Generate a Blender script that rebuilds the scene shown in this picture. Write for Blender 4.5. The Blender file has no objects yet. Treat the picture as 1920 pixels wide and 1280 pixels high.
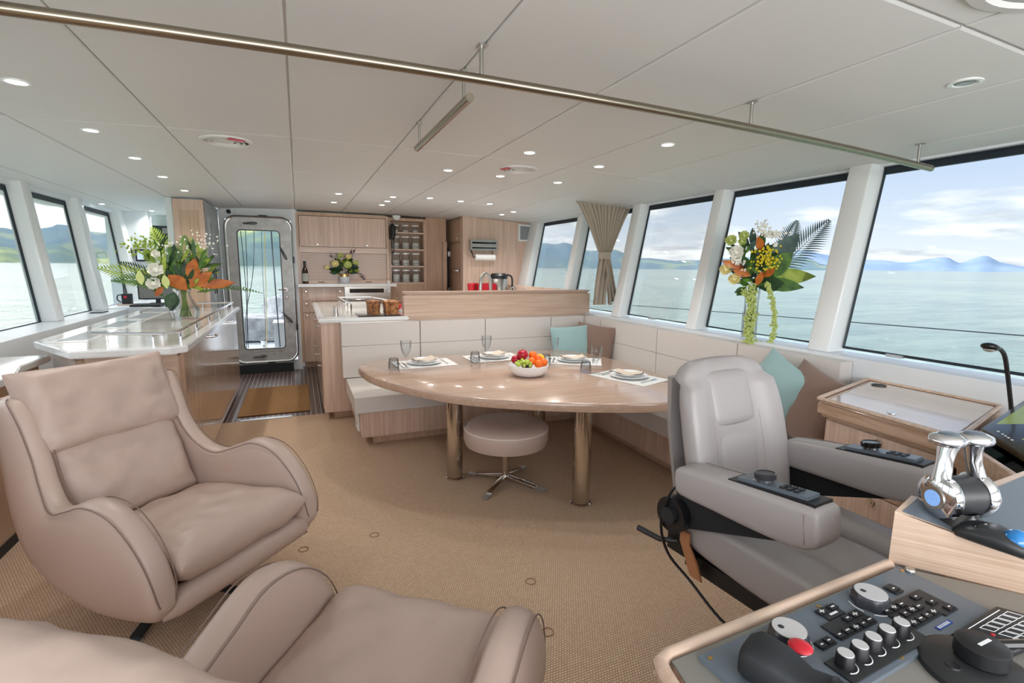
import bpy, bmesh, math, random
from mathutils import Vector, Matrix, noise
random.seed(7)
SC = bpy.context.scene
COL = SC.collection
PI = math.pi
# ------------------------------------------------------------------ camera, world, sun, exposure
CAM = Vector((0, 0, 1.5)); F = 940.0
AX = ((0.92106532, 0.04828098, 0.38640344), (-0.38926159, 0.14137361, 0.91021367), (0.01068125, 0.98877826, -0.14900826))
def wray(px, py):
    a, b, c = px - 960.0, 640.0 - py, F
    return Vector([r[0]*a + r[1]*b + r[2]*c for r in AX])
def at(px, py, **k):
    """point of a real plane (x=, y= or z= constant) seen at a photograph pixel"""
    w = wray(px, py)
    if 'z' in k: t = (k['z'] - 1.5)/w.z
    elif 'y' in k: t = k['y']/w.y
    else: t = k['x']/w.x
    return CAM + w*t
cd = bpy.data.cameras.new('camera'); cam = bpy.data.objects.new('camera', cd); COL.objects.link(cam)
cd.sensor_width = 36; cd.lens = 36*F/1920; cd.clip_start = 0.02; cd.clip_end = 20000
R = Matrix(((AX[0][0], AX[0][1], -AX[0][2]), (AX[1][0], AX[1][1], -AX[1][2]), (AX[2][0], AX[2][1], -AX[2][2])))
cam.matrix_world = Matrix.Translation(CAM) @ R.to_4x4()
SC.camera = cam
SC.view_settings.view_transform = 'Standard'; SC.view_settings.look = 'None'
SC.view_settings.exposure = 0.77; SC.view_settings.gamma = 1.0; SC.view_settings.use_curve_mapping = False
cy = SC.cycles
cy.use_denoising = True; cy.max_bounces = 8; cy.diffuse_bounces = 5; cy.glossy_bounces = 4; cy.transmission_bounces = 6
cy.transparent_max_bounces = 12; cy.caustics_reflective = False; cy.caustics_refractive = False; cy.sample_clamp_indirect = 6.0
cy.sample_clamp_direct = 20.0

def S(r, g, b):
    f = lambda c: (c/255/12.92) if c/255 <= 0.04045 else ((c/255 + 0.055)/1.055)**2.4
    return (f(r), f(g), f(b), 1)
W = bpy.data.worlds.new('sky'); SC.world = W; W.use_nodes = True
nt = W.node_tree; nt.nodes.clear(); N = nt.nodes.new; L = nt.links.new
def ramp(tree, pts, inp):
    r = tree.nodes.new('ShaderNodeValToRGB'); e = r.color_ramp.elements
    while len(e) < len(pts): e.new(0.5)
    for q, (p, c) in zip(e, pts): q.position = p; q.color = c if len(c) == 4 else (*c, 1)
    tree.links.new(inp, r.inputs[0]); return r
tc = N('ShaderNodeTexCoord'); sx = N('ShaderNodeSeparateXYZ'); L(tc.outputs['Generated'], sx.inputs[0])
zc = N('ShaderNodeMath'); zc.operation = 'MAXIMUM'; L(sx.outputs['Z'], zc.inputs[0]); zc.inputs[1].default_value = 0.0
base = ramp(nt, [(0.0, S(196, 200, 206)), (0.08, S(176, 186, 200)), (0.30, S(124, 150, 190)), (0.7, S(95, 135, 190))], zc.outputs[0])
dn = N('ShaderNodeMath'); dn.operation = 'ADD'; L(zc.outputs[0], dn.inputs[0]); dn.inputs[1].default_value = 0.13
dv = N('ShaderNodeVectorMath'); dv.operation = 'SCALE'; iv = N('ShaderNodeMath'); iv.operation = 'DIVIDE'; iv.inputs[0].default_value = 1.0
L(dn.outputs[0], iv.inputs[1]); L(tc.outputs['Generated'], dv.inputs[0]); L(iv.outputs[0], dv.inputs['Scale'])
nz = N('ShaderNodeTexNoise'); L(dv.outputs[0], nz.inputs['Vector']); nz.inputs['Scale'].default_value = 0.85; nz.inputs['Detail'].default_value = 7; nz.inputs['Roughness'].default_value = 0.55
cr = ramp(nt, [(0.44, (0, 0, 0)), (0.56, (1, 1, 1))], nz.outputs['Fac'])
nz2 = N('ShaderNodeTexNoise'); L(dv.outputs[0], nz2.inputs['Vector']); nz2.inputs['Scale'].default_value = 2.3; nz2.inputs['Detail'].default_value = 5
cc = ramp(nt, [(0.35, S(172, 178, 186)), (0.6, S(220, 221, 223))], nz2.outputs['Fac'])
mx = N('ShaderNodeMix'); mx.data_type = 'RGBA'; L(cr.outputs[0], mx.inputs['Factor']); L(base.outputs[0], mx.inputs['A']); L(cc.outputs[0], mx.inputs['B'])
# broad bright haze around the sun
sdir = Vector((-0.60, 0.55, 0.62)).normalized()
dp = N('ShaderNodeVectorMath'); dp.operation = 'DOT_PRODUCT'; L(tc.outputs['Generated'], dp.inputs[0]); dp.inputs[1].default_value = sdir
dm = N('ShaderNodeMath'); dm.operation = 'MAXIMUM'; L(dp.outputs['Value'], dm.inputs[0]); dm.inputs[1].default_value = 0.0
dq = N('ShaderNodeMath'); dq.operation = 'POWER'; L(dm.outputs[0], dq.inputs[0]); dq.inputs[1].default_value = 3.5
hz = N('ShaderNodeMix'); hz.data_type = 'RGBA'; hz.blend_type = 'ADD'; hz.inputs['B'].default_value = (2.0, 1.95, 1.95, 1)
L(dq.outputs[0], hz.inputs['Factor']); L(mx.outputs['Result'], hz.inputs['A'])
bg = N('ShaderNodeBackground'); bg.inputs['Strength'].default_value = 1.45; L(hz.outputs['Result'], bg.inputs[0])
wo = N('ShaderNodeOutputWorld'); L(bg.outputs[0], wo.inputs[0])

def light(name, kind, loc, rot, energy, color=(1, 1, 1), **k):
    ld = bpy.data.lights.new(name, kind); ld.energy = energy; ld.color = color
    for a, v in k.items(): setattr(ld, a, v)
    o = bpy.data.objects.new(name, ld); COL.objects.link(o); o.location = loc; o.rotation_euler = rot; return o
# sun high over the port quarter
sd = Vector((-0.60, 0.55, 0.95)).normalized()
light('sun', 'SUN', (0, 0, 20), (-sd).to_track_quat('-Z', 'Y').to_euler(), 1.3, (1.0, 0.96, 0.90), angle=0.06)
# area lamp added at the forward windscreen behind the camera, boosting its daylight
light('windscreen_fill', 'AREA', (0.55, -1.35, 1.45), (math.radians(104), 0, 0), 58, (1.0, 0.985, 1.0), shape='RECTANGLE', size=4.6, size_y=1.0)

# ------------------------------------------------------------------ materials
MATS = {}
def mat(name, col, rough=0.5, metal=0.0, **k):
    m = bpy.data.materials.new(name); m.use_nodes = True; b = m.node_tree.nodes['Principled BSDF']
    b.inputs['Base Color'].default_value = col; b.inputs['Roughness'].default_value = rough; b.inputs['Metallic'].default_value = metal
    for a, v in k.items():
        if a == 'emit': b.inputs['Emission Color'].default_value = v[0]; b.inputs['Emission Strength'].default_value = v[1]
        elif a == 'spec': b.inputs['Specular IOR Level'].default_value = v
        elif a == 'coat': b.inputs['Coat Weight'].default_value = v; b.inputs['Coat Roughness'].default_value = 0.08
        elif a == 'sheen': b.inputs['Sheen Weight'].default_value = v
        elif a == 'trans': b.inputs['Transmission Weight'].default_value = v
        elif a == 'sub': b.inputs['Subsurface Weight'].default_value = v; b.inputs['Subsurface Scale'].default_value = 0.01
    MATS[name] = m; return m
def nodes(m): return m.node_tree, m.node_tree.nodes['Principled BSDF']
def bump(m, scale, strength, dist=0.002, stretch=(1, 1, 1), detail=4, kind='noise'):
    t, b = nodes(m); c = t.nodes.new('ShaderNodeTexCoord'); mp = t.nodes.new('ShaderNodeMapping'); mp.inputs['Scale'].default_value = stretch
    t.links.new(c.outputs['Object'], mp.inputs[0])
    n = t.nodes.new('ShaderNodeTexNoise' if kind == 'noise' else 'ShaderNodeTexVoronoi'); n.inputs['Scale'].default_value = scale
    if kind == 'noise': n.inputs['Detail'].default_value = detail
    t.links.new(mp.outputs[0], n.inputs['Vector'])
    u = t.nodes.new('ShaderNodeBump'); u.inputs['Strength'].default_value = strength; u.inputs['Distance'].default_value = dist
    t.links.new(n.outputs[0], u.inputs['Height']); t.links.new(u.outputs[0], b.inputs['Normal']); return m
def vary(m, c1, c2, scale, stretch=(1, 1, 1), lo=0.35, hi=0.65, detail=3):
    t, b = nodes(m); c = t.nodes.new('ShaderNodeTexCoord'); mp = t.nodes.new('ShaderNodeMapping'); mp.inputs['Scale'].default_value = stretch
    t.links.new(c.outputs['Object'], mp.inputs[0]); n = t.nodes.new('ShaderNodeTexNoise'); n.inputs['Scale'].default_value = scale; n.inputs['Detail'].default_value = detail
    t.links.new(mp.outputs[0], n.inputs['Vector']); r = ramp(t, [(lo, c1), (hi, c2)], n.outputs['Fac']); t.links.new(r.outputs[0], b.inputs['Base Color']); return m
def wood(name, light_, dark_, axis, rough=0.33, coat=0.25):
    m = mat(name, light_, rough, coat=coat); t, b = nodes(m)
    c = t.nodes.new('ShaderNodeTexCoord')
    st = [55.0, 55.0, 55.0]; st['xyz'.index(axis)] = 1.6
    if name == 'oak_face': st = [2.0, 2.0, 190.0]
    mp = t.nodes.new('ShaderNodeMapping'); mp.inputs['Scale'].default_value = st; t.links.new(c.outputs['Object'], mp.inputs[0])
    n = t.nodes.new('ShaderNodeTexNoise'); n.inputs['Scale'].default_value = 1.0; n.inputs['Detail'].default_value = 6; n.inputs['Roughness'].default_value = 0.6; t.links.new(mp.outputs[0], n.inputs['Vector'])
    st2 = [5.0, 5.0, 5.0]; st2['xyz'.index(axis)] = 0.35
    mp2 = t.nodes.new('ShaderNodeMapping'); mp2.inputs['Scale'].default_value = st2; t.links.new(c.outputs['Object'], mp2.inputs[0])
    n2 = t.nodes.new('ShaderNodeTexNoise'); n2.inputs['Scale'].default_value = 1.2; n2.inputs['Detail'].default_value = 3; n2.inputs['Distortion'].default_value = 1.0; t.links.new(mp2.outputs[0], n2.inputs['Vector'])
    r1 = ramp(t, [(0.36, dark_), (0.62, light_)], n.outputs['Fac'])
    k = 0.92
    r2 = ramp(t, [(0.35, (k, k*0.97, k*0.94)), (0.62, (1, 1, 1))], n2.outputs['Fac'])
    mm = t.nodes.new('ShaderNodeMix'); mm.data_type = 'RGBA'; mm.blend_type = 'MULTIPLY'; mm.inputs['Factor'].default_value = 1.0
    t.links.new(r1.outputs[0], mm.inputs['A']); t.links.new(r2.outputs[0], mm.inputs['B']); t.links.new(mm.outputs['Result'], b.inputs['Base Color'])
    u = t.nodes.new('ShaderNodeBump'); u.inputs['Strength'].default_value = 0.12; u.inputs['Distance'].default_value = 0.001
    t.links.new(n.outputs['Fac'], u.inputs['Height']); t.links.new(u.outputs[0], b.inputs['Normal']); return m
WL, WD = S(222, 196, 178), S(202, 173, 154)
for ax in 'xyz': wood('oak_'+ax, WL, WD, ax)
wood('oak_dim_z', S(206, 176, 150), S(188, 158, 134), 'z', 0.4)
wood('oak_pale_x', S(214, 190, 170), S(194, 166, 146), 'x', 0.35)
wood('oak_lid', S(212, 190, 172), S(206, 183, 164), 'y', 0.2, 1.0); mat('rail_metal', S(158, 150, 134), 0.25, 1.0)
wood('oak_face', S(218, 194, 172), S(196, 168, 146), 'x', 0.35)
wood('oak_pale_y', S(212, 184, 160), S(186, 154, 128), 'y', 0.35)
wood('oak_gloss_z', S(206, 178, 156), S(186, 156, 134), 'z', 0.12, 0.6)
wood('oak_table', S(196, 168, 148), S(184, 154, 134), 'x', 0.25, 0.6)
bump(mat('leather_taupe', S(190, 168, 157), 0.42), 240, 0.10, 0.001)
bump(mat('leather_soft', S(190, 168, 157), 0.45), 11, 0.55, 0.012, (1, 1, 1), 2)
bump(mat('leather_grey', S(164, 159, 158), 0.36), 260, 0.10, 0.001)
bump(mat('leather_cream', S(214, 208, 203), 0.45), 220, 0.08, 0.001)
mat('stitch', S(226, 210, 198), 0.6); mat('seam', S(128, 108, 99), 0.7); mat('seam_cream', S(150, 134, 118), 0.7)
bump(mat('linen_teal', S(146, 178, 180), 0.9, sheen=0.3), 500, 0.35, 0.001, (1, 1, 1), 2)
bump(mat('linen_brown', S(128, 104, 92), 0.9, sheen=0.3), 500, 0.35, 0.001, (1, 1, 1), 2)
mat('curtain', S(176, 164, 148), 0.85, sheen=0.2)
mat('ceiling', S(219, 219, 219), 0.5); mat('ceiling_back', S(225, 224, 220), 0.6); mat('dog_metal', S(104, 106, 108), 0.4, 0.6); mat('slat_gap', S(120, 96, 80), 0.8)
mat('white_paint', S(226, 232, 236), 0.35); mat('white_gloss', S(236, 239, 240), 0.22)
mat('grey_panel', S(176, 184, 188), 0.4); mat('grey_line', S(140, 148, 152), 0.5)
mat('corian', S(236, 238, 238), 0.14, coat=0.4)
mat('counter_top', S(214, 208, 198), 0.14, coat=0.5)
mat('chrome', S(225, 225, 228), 0.09, 1.0); mat('steel', S(186, 184, 178), 0.28, 1.0); mat('bronze_chrome', S(206, 198, 188), 0.08, 1.0)
vary(mat('cast_aluminium', S(170, 170, 168), 0.5, 0.45), S(184, 185, 183), S(202, 203, 201), 14)
mat('vent_dark', S(92, 96, 94), 0.7)
mat('aluminium', S(205, 207, 210), 0.35, 0.9)
mat('black', S(22, 23, 26), 0.4); mat('black_soft', S(30, 34, 38), 0.6); mat('gasket', S(24, 36, 46), 0.5); mat('black_gloss', S(14, 14, 16), 0.12)
bump(mat('black_cloth', S(34, 35, 38), 0.95), 600, 0.4, 0.001)
mat('panel_grey', S(128, 126, 120), 0.3); mat('panel_blue', S(98, 108, 118), 0.28); mat('panel_dark', S(38, 40, 42), 0.4); mat('key', S(26, 26, 30), 0.4)
mat('knob_face', S(205, 205, 206), 0.35, 0.3); mat('knob_side', S(58, 60, 66), 0.3, 0.3); mat('ink', S(228, 230, 232), 0.5)
mat('red', S(200, 30, 48), 0.3); mat('red_plastic', S(178, 24, 40), 0.3); mat('blue_ball', S(20, 120, 190), 0.08, coat=0.6); mat('blue', S(20, 70, 150), 0.4)
mat('lcd', S(120, 160, 215), 0.3, emit=(S(120, 160, 215), 0.35)); mat('screen_pale', S(190, 205, 215), 0.3, emit=(S(190, 205, 215), 0.3))
mat('screen_olive', S(110, 122, 30), 0.25, emit=(S(110, 122, 30), 0.35)); mat('screen_dark', S(58, 50, 34), 0.18)
mat('porcelain', S(240, 242, 243), 0.12, coat=0.4); mat('napkin', S(214, 200, 184), 0.8); mat('placemat', S(226, 228, 226), 0.6)
mat('lamp', (1, 1, 1, 1), 0.4, emit=((1.0, 0.97, 0.92, 1), 9.0)); mat('lamp_off', S(150, 160, 160), 0.2)
mat('orange', S(244, 112, 22), 0.4); mat('apple', S(176, 24, 48), 0.25); mat('lemon', S(246, 200, 40), 0.4); mat('grape', S(178, 196, 84), 0.25, sub=0.2); mat('plum', S(50, 24, 40), 0.3)
vary(mat('bread', S(176, 112, 60), 0.8), S(120, 66, 34), S(206, 148, 94), 22); vary(mat('bread_crust', S(140, 84, 46), 0.75), S(92, 52, 30), S(176, 120, 72), 30)
mat('petal_white', S(244, 243, 234), 0.6); mat('petal_cream', S(236, 226, 170), 0.6); mat('petal_yellow', S(226, 206, 40), 0.6); mat('petal_green', S(206, 216, 140), 0.6)
def leafmat(n, a, b): return vary(mat(n, a, 0.45), a, b, 14)
leafmat('leaf_green', S(52, 92, 34), S(96, 140, 52)); leafmat('leaf_dark', S(24, 52, 30), S(48, 84, 44)); leafmat('leaf_lime', S(128, 158, 46), S(176, 196, 80))
leafmat('leaf_rust', S(168, 84, 24), S(206, 120, 44)); leafmat('leaf_blue', S(34, 66, 62), S(70, 104, 92)); mat('stem', S(120, 140, 70), 0.6); mat('amaranth', S(186, 200, 120), 0.8)
mat('bottle', S(64, 40, 20), 0.08, coat=0.5); mat('label', S(196, 198, 190), 0.6); mat('foil', S(28, 44, 44), 0.3); mat('brass', S(214, 178, 110), 0.25, 1.0); mat('pot_white', S(206, 212, 220), 0.5)
mat('strap', S(176, 122, 84), 0.6); mat('paper', S(246, 246, 244), 0.8); mat('jar_fill', S(222, 222, 216), 0.8); mat('carpet_mark', S(150, 122, 96), 0.9)
mat('fabric_grey', S(158, 158, 156), 0.9); mat('rope', S(96, 100, 110), 0.7); mat('rope_yellow', S(230, 200, 70), 0.7); mat('clear_frost', S(220, 224, 228), 0.15)
vary(mat('hull_grey', S(150, 152, 152), 0.8), S(150, 150, 152), S(196, 196, 196), 6)
# clear, thin glass
def glass(name, tint, gloss=0.5):
    m = bpy.data.materials.new(name); m.use_nodes = True; t = m.node_tree; t.nodes.clear()
    a = t.nodes.new('ShaderNodeBsdfTransparent'); a.inputs[0].default_value = tint
    g = t.nodes.new('ShaderNodeBsdfGlossy'); g.inputs['Roughness'].default_value = 0.02
    f = t.nodes.new('ShaderNodeLayerWeight'); f.inputs['Blend'].default_value = 0.25
    ml = t.nodes.new('ShaderNodeMath'); ml.operation = 'MULTIPLY'; ml.inputs[1].default_value = gloss; t.links.new(f.outputs['Fresnel'], ml.inputs[0])
    x = t.nodes.new('ShaderNodeMixShader'); t.links.new(ml.outputs[0], x.inputs[0]); t.links.new(a.outputs[0], x.inputs[1]); t.links.new(g.outputs[0], x.inputs[2])
    o = t.nodes.new('ShaderNodeOutputMaterial'); t.links.new(x.outputs[0], o.inputs[0]); MATS[name] = m
glass('window_glass', (0.83, 0.845, 0.84, 1), 0.3); glass('clear_glass', (0.95, 0.965, 0.97, 1), .55); glass('smoke_glass', (0.80, 0.81, 0.83, 1), .7); glass('perspex', (0.86, 0.89, 0.92, 1), 1.0)
# woven carpet: brick pattern of short loops
def carpet(name, c1, c2, cm, bw, rh):
    m = mat(name, c1, 0.95, spec=0.1); t, b = nodes(m); c = t.nodes.new('ShaderNodeTexCoord')
    br = t.nodes.new('ShaderNodeTexBrick'); br.inputs['Scale'].default_value = 1.0; br.inputs['Brick Width'].default_value = bw; br.inputs['Row Height'].default_value = rh
    br.inputs['Mortar Size'].default_value = 0.0022; br.inputs['Mortar Smooth'].default_value = 0.8; br.inputs['Color1'].default_value = c1; br.inputs['Color2'].default_value = c2; br.inputs['Mortar'].default_value = cm
    t.links.new(c.outputs['Object'], br.inputs['Vector']); t.links.new(br.outputs['Color'], b.inputs['Base Color'])
    u = t.nodes.new('ShaderNodeBump'); u.inputs['Strength'].default_value = 0.7; u.inputs['Distance'].default_value = 0.003; u.invert = True
    t.links.new(br.outputs['Fac'], u.inputs['Height']); t.links.new(u.outputs[0], b.inputs['Normal'])
carpet('carpet', S(226, 202, 176), S(212, 186, 160), S(164, 134, 110), 0.012, 0.011)
carpet('mat_weave', S(190, 152, 108), S(180, 140, 96), S(96, 64, 42), 0.014, 0.016)
def stripes(name, c1, c2, period, frac):
    m = mat(name, c1, 0.35); t, b = nodes(m); c = t.nodes.new('ShaderNodeTexCoord'); s = t.nodes.new('ShaderNodeSeparateXYZ'); t.links.new(c.outputs['Object'], s.inputs[0])
    d = t.nodes.new('ShaderNodeMath'); d.operation = 'MODULO'; t.links.new(s.outputs['X'], d.inputs[0]); d.inputs[1].default_value = period
    a = t.nodes.new('ShaderNodeMath'); a.operation = 'ADD'; t.links.new(s.outputs['X'], a.inputs[0]); a.inputs[1].default_value = 50.0; t.links.new(a.outputs[0], d.inputs[0])
    g = t.nodes.new('ShaderNodeMath'); g.operation = 'LESS_THAN'; t.links.new(d.outputs[0], g.inputs[0]); g.inputs[1].default_value = frac
    x = t.nodes.new('ShaderNodeMix'); x.data_type = 'RGBA'; t.links.new(g.outputs[0], x.inputs['Factor']); x.inputs['A'].default_value = c1; x.inputs['B'].default_value = c2
    t.links.new(x.outputs['Result'], b.inputs['Base Color'])
stripes('teak_holly', S(92, 74, 70), S(190, 176, 166), 0.05, 0.006)

# ------------------------------------------------------------------ mesh builder
class MB:
    def __init__(s): s.bm = bmesh.new()
    def _merge(s, t, M=None, bev=0, seg=2, ang=30):
        if bev > 0:
            es = [e for e in t.edges if len(e.link_faces) == 2 and e.calc_face_angle(0) > math.radians(ang)]
            bmesh.ops.bevel(t, geom=es, offset=bev, segments=seg, affect='EDGES', clamp_overlap=True, profile=0.5)
        if M is not None: bmesh.ops.transform(t, matrix=M, verts=t.verts)
        me = bpy.data.meshes.new('tmp'); t.to_mesh(me); t.free(); s.bm.from_mesh(me); bpy.data.meshes.remove(me); return s
    def box(s, x0, x1, y0, y1, z0, z1, bev=0, seg=2, M=None):
        t = bmesh.new(); v = [t.verts.new((x, y, z)) for z in (z0, z1) for x, y in ((x0, y0), (x1, y0), (x1, y1), (x0, y1))]
        for f in ((3, 2, 1, 0), (4, 5, 6, 7), (0, 1, 5, 4), (1, 2, 6, 5), (2, 3, 7, 6), (3, 0, 4, 7)): t.faces.new([v[i] for i in f])
        return s._merge(t, M, bev, seg)
    def hexa(s, lo, hi, bev=0, seg=2):
        """solid between two rings of equal length"""
        t = bmesh.new(); a = [t.verts.new(p) for p in lo]; b = [t.verts.new(p) for p in hi]; n = len(a)
        t.faces.new(a[::-1]); t.faces.new(b)
        for i in range(n): t.faces.new((a[i], a[(i+1) % n], b[(i+1) % n], b[i]))
        bmesh.ops.recalc_face_normals(t, faces=t.faces); return s._merge(t, None, bev, seg)
    def prism(s, pts, z0, z1, bev=0, seg=2, M=None):
        t = bmesh.new(); a = [t.verts.new((x, y, z0)) for x, y in pts]; b = [t.verts.new((x, y, z1)) for x, y in pts]; n = len(a)
        t.faces.new(a[::-1]); t.faces.new(b)
        for i in range(n): t.faces.new((a[i], a[(i+1) % n], b[(i+1) % n], b[i]))
        bmesh.ops.recalc_face_normals(t, faces=t.faces)
        if bev > 0:
            es = [e for e in t.edges if abs(e.verts[0].co.z - e.verts[1].co.z) < 1e-9]
            bmesh.ops.bevel(t, geom=es, offset=bev, segments=seg, affect='EDGES', clamp_overlap=True)
        return s._merge(t, M)
    def tube(s, pts, r, seg=8, closed=False, flat=1.0, up=(0, 0, 1)):
        pts = [Vector(p) for p in pts]; n = len(pts); rr = r if isinstance(r, (list, tuple)) else [r]*n; t = bmesh.new(); rings = []; prev = None
        for i, p in enumerate(pts):
            d = (pts[(i+1) % n] - pts[i-1]) if closed else (pts[min(i+1, n-1)] - pts[max(i-1, 0)])
            if d.length < 1e-9: d = Vector((0, 0, 1))
            d.normalize()
            if prev is None:
                u = Vector(up); u = u - d*u.dot(d)
                if u.length < 1e-3: u = Vector((1, 0, 0)) - d*d.x
            else: u = prev - d*prev.dot(d)
            if u.length < 1e-6: u = d.orthogonal()
            u.normalize(); prev = u; w = d.cross(u)
            rings.append([t.verts.new(p + (w*math.cos(2*PI*k/seg) + u*math.sin(2*PI*k/seg)*flat)*rr[i]) for k in range(seg)])
        for i in range(n if closed else n-1):
            a, b = rings[i], rings[(i+1) % n]
            for k in range(seg): t.faces.new((a[k], a[(k+1) % seg], b[(k+1) % seg], b[k]))
        if not closed: t.faces.new(rings[0][::-1]); t.faces.new(rings[-1])
        return s._merge(t)
    def cyl(s, p0, p1, r, r2=None, seg=16): return s.tube([p0, p1], [r, r if r2 is None else r2], seg)
    def lathe(s, prof, c=(0, 0, 0), seg=24, M=None):
        t = bmesh.new(); c = Vector(c); rings = []
        for r, z in prof:
            if r < 1e-6: rings.append([t.verts.new(c + Vector((0, 0, z)))])
            else: rings.append([t.verts.new(c + Vector((r*math.cos(2*PI*k/seg), r*math.sin(2*PI*k/seg), z))) for k in range(seg)])
        for a, b in zip(rings, rings[1:]):
            for k in range(seg):
                k2 = (k+1) % seg
                if len(a) == 1 and len(b) == 1: continue
                if len(a) == 1: t.faces.new((a[0], b[k2], b[k]))
                elif len(b) == 1: t.faces.new((a[k], a[k2], b[0]))
                else: t.faces.new((a[k], a[k2], b[k2], b[k]))
        return s._merge(t, M)
    def loft(s, rings, cap=True, closed=True, M=None):
        t = bmesh.new(); R_ = [[t.verts.new(p) for p in r] for r in rings]; n = len(R_[0])
        for a, b in zip(R_, R_[1:]):
            for k in range(n if closed else n-1): t.faces.new((a[k], a[(k+1) % n], b[(k+1) % n], b[k]))
        if cap and closed: t.faces.new(R_[0][::-1]); t.faces.new(R_[-1])
        bmesh.ops.recalc_face_normals(t, faces=t.faces); return s._merge(t, M)
    def ball(s, c, r, sc=(1, 1, 1), seg=12, rings=8, M=None):
        t = bmesh.new(); bmesh.ops.create_uvsphere(t, u_segments=seg, v_segments=rings, radius=r)
        bmesh.ops.scale(t, vec=sc, verts=t.verts)
        if M is not None: bmesh.ops.transform(t, matrix=M, verts=t.verts)
        bmesh.ops.translate(t, vec=c, verts=t.verts); return s._merge(t)
    def quad(s, *p):
        s.bm.faces.new([s.bm.verts.new(q) for q in p]); return s
    def pillow(s, w, d, h, n=16, ex=2.6, M=None, wrinkle=0.0, pinch=0.06, seed=0, fill=0.5):
        """soft stuffed cushion: w x d outline, h thick, thin seam at the rim"""
        t = bmesh.new(); g = {}
        for side in (1, -1):
            for i in range(n+1):
                for j in range(n+1):
                    a, b = -1 + 2*i/n, -1 + 2*j/n
                    a, b = math.sin(a*PI/2), math.sin(b*PI/2)
                    edge = i in (0, n) or j in (0, n)
                    k = (i, j, 1 if edge else side)
                    if k in g: continue
                    th = max(0.0, (1-abs(a)**ex)*(1-abs(b)**ex))**fill
                    x = a*w/2*(1 - pinch*(1-b*b)*abs(a)**3); y = b*d/2*(1 - pinch*(1-a*a)*abs(b)**3)
                    z = side*h/2*th
                    if wrinkle and not edge:
                        e = max(abs(a), abs(b)); q = noise.noise(Vector((a*3.1+seed, b*3.1, side*2.0+seed)))
                        q2 = noise.noise(Vector((a*9+seed*3, b*2.2, 5))) if abs(a) > abs(b) else noise.noise(Vector((a*2.2, b*9+seed, 9)))
                        z += side*wrinkle*(q + 0.9*q2*e*e)*min(1, th*1.5)
                    g[k] = t.verts.new((x, y, z))
        for side in (1, -1):
            for i in range(n):
                for j in range(n):
                    q = [g.get((u, v, side)) or g[(u, v, 1)] for u, v in ((i, j), (i+1, j), (i+1, j+1), (i, j+1))]
                    t.faces.new(q if side > 0 else q[::-1])
        return s._merge(t, M)
    def leaf(s, base, d, length, width, bend=0.3, up=(0, 0, 1), n=5, fold=0.25, shape=1.0):
        base = Vector(base); d = Vector(d).normalized(); up = Vector(up); side = d.cross(up)
        if side.length < 1e-3: side = d.orthogonal()
        side.normalize(); nrm = side.cross(d).normalized(); t = bmesh.new(); rows = []
        for i in range(n+1):
            f = i/n; c = base + d*length*f*(1-0.15*bend*f) - Vector((0, 0, 1))*bend*length*f*f*0.6
            w = width/2*math.sin(PI*min(1, max(0.03, f**shape*0.97+0.02)))
            rows.append([t.verts.new(c - side*w + nrm*w*fold), t.verts.new(c), t.verts.new(c + side*w + nrm*w*fold)])
        for a, b in zip(rows, rows[1:]):
            t.faces.new((a[0], a[1], b[1], b[0])); t.faces.new((a[1], a[2], b[2], b[1]))
        return s._merge(t)

def build(name, mb, m, parent=None, label=None, cat=None, group=None, kind=None, sharp=40, local=False):
    me = bpy.data.meshes.new(name); mb.bm.to_mesh(me); mb.bm.free(); me.validate()
    me.shade_smooth()
    try: me.set_sharp_from_angle(angle=math.radians(sharp))
    except Exception: pass
    o = bpy.data.objects.new(name, me); COL.objects.link(o); me.materials.append(MATS[m])
    if parent is not None:
        o.parent = parent
        if not local: me.transform(wm(parent).inverted())
    if label: o['label'] = label
    if cat: o['category'] = cat
    if group: o['group'] = group
    if kind: o['kind'] = kind
    return o
def wm(o):
    M = Matrix.LocRotScale(o.location, o.rotation_euler, o.scale)
    return wm(o.parent) @ M if o.parent else M
def thing(name, label, cat, loc=(0, 0, 0), rz=0.0, group=None, kind=None, rot=None):
    o = bpy.data.objects.new(name, None); COL.objects.link(o); o.location = loc; o.rotation_euler = rot or (0, 0, rz); o.empty_display_size = 0.05
    if kind: o['kind'] = kind
    if label: o['label'] = label
    if cat: o['category'] = cat
    if group: o['group'] = group
    return o
def dup(root, loc, rz=None, label=None, group=None):
    r = root.copy(); COL.objects.link(r); r.location = loc
    if rz is not None: r.rotation_euler = (0, 0, rz)
    if label: r['label'] = label
    if group: r['group'] = group
    for ch in list(root.children):
        c = ch.copy(); COL.objects.link(c); c.parent = r
        for g in list(ch.children):
            q = g.copy(); COL.objects.link(q); q.parent = c
    return r
def struct(name, mb, m, parent=None, **k):
    o = build(name, mb, m, parent, **k)
    if parent is None: o['kind'] = 'structure'
    return o
def B(*a, **k): return MB().box(*a, **k)
def spline(P, n):
    """Catmull-Rom through points (tuples), n samples per span"""
    P = [Vector(p) for p in P]; out = []
    for i in range(len(P)-1):
        p0, p1, p2, p3 = P[max(i-1, 0)], P[i], P[i+1], P[min(i+2, len(P)-1)]
        for k in range(n):
            t = k/n; out.append(0.5*((2*p1) + (p2-p0)*t + (2*p0-5*p1+4*p2-p3)*t*t + (3*p1-p0-3*p2+p3)*t**3))
    out.append(P[-1]); return out
def CZ(x): return 2.238 - 0.0115*(x-0.55)**2        # crowned ceiling
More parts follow.
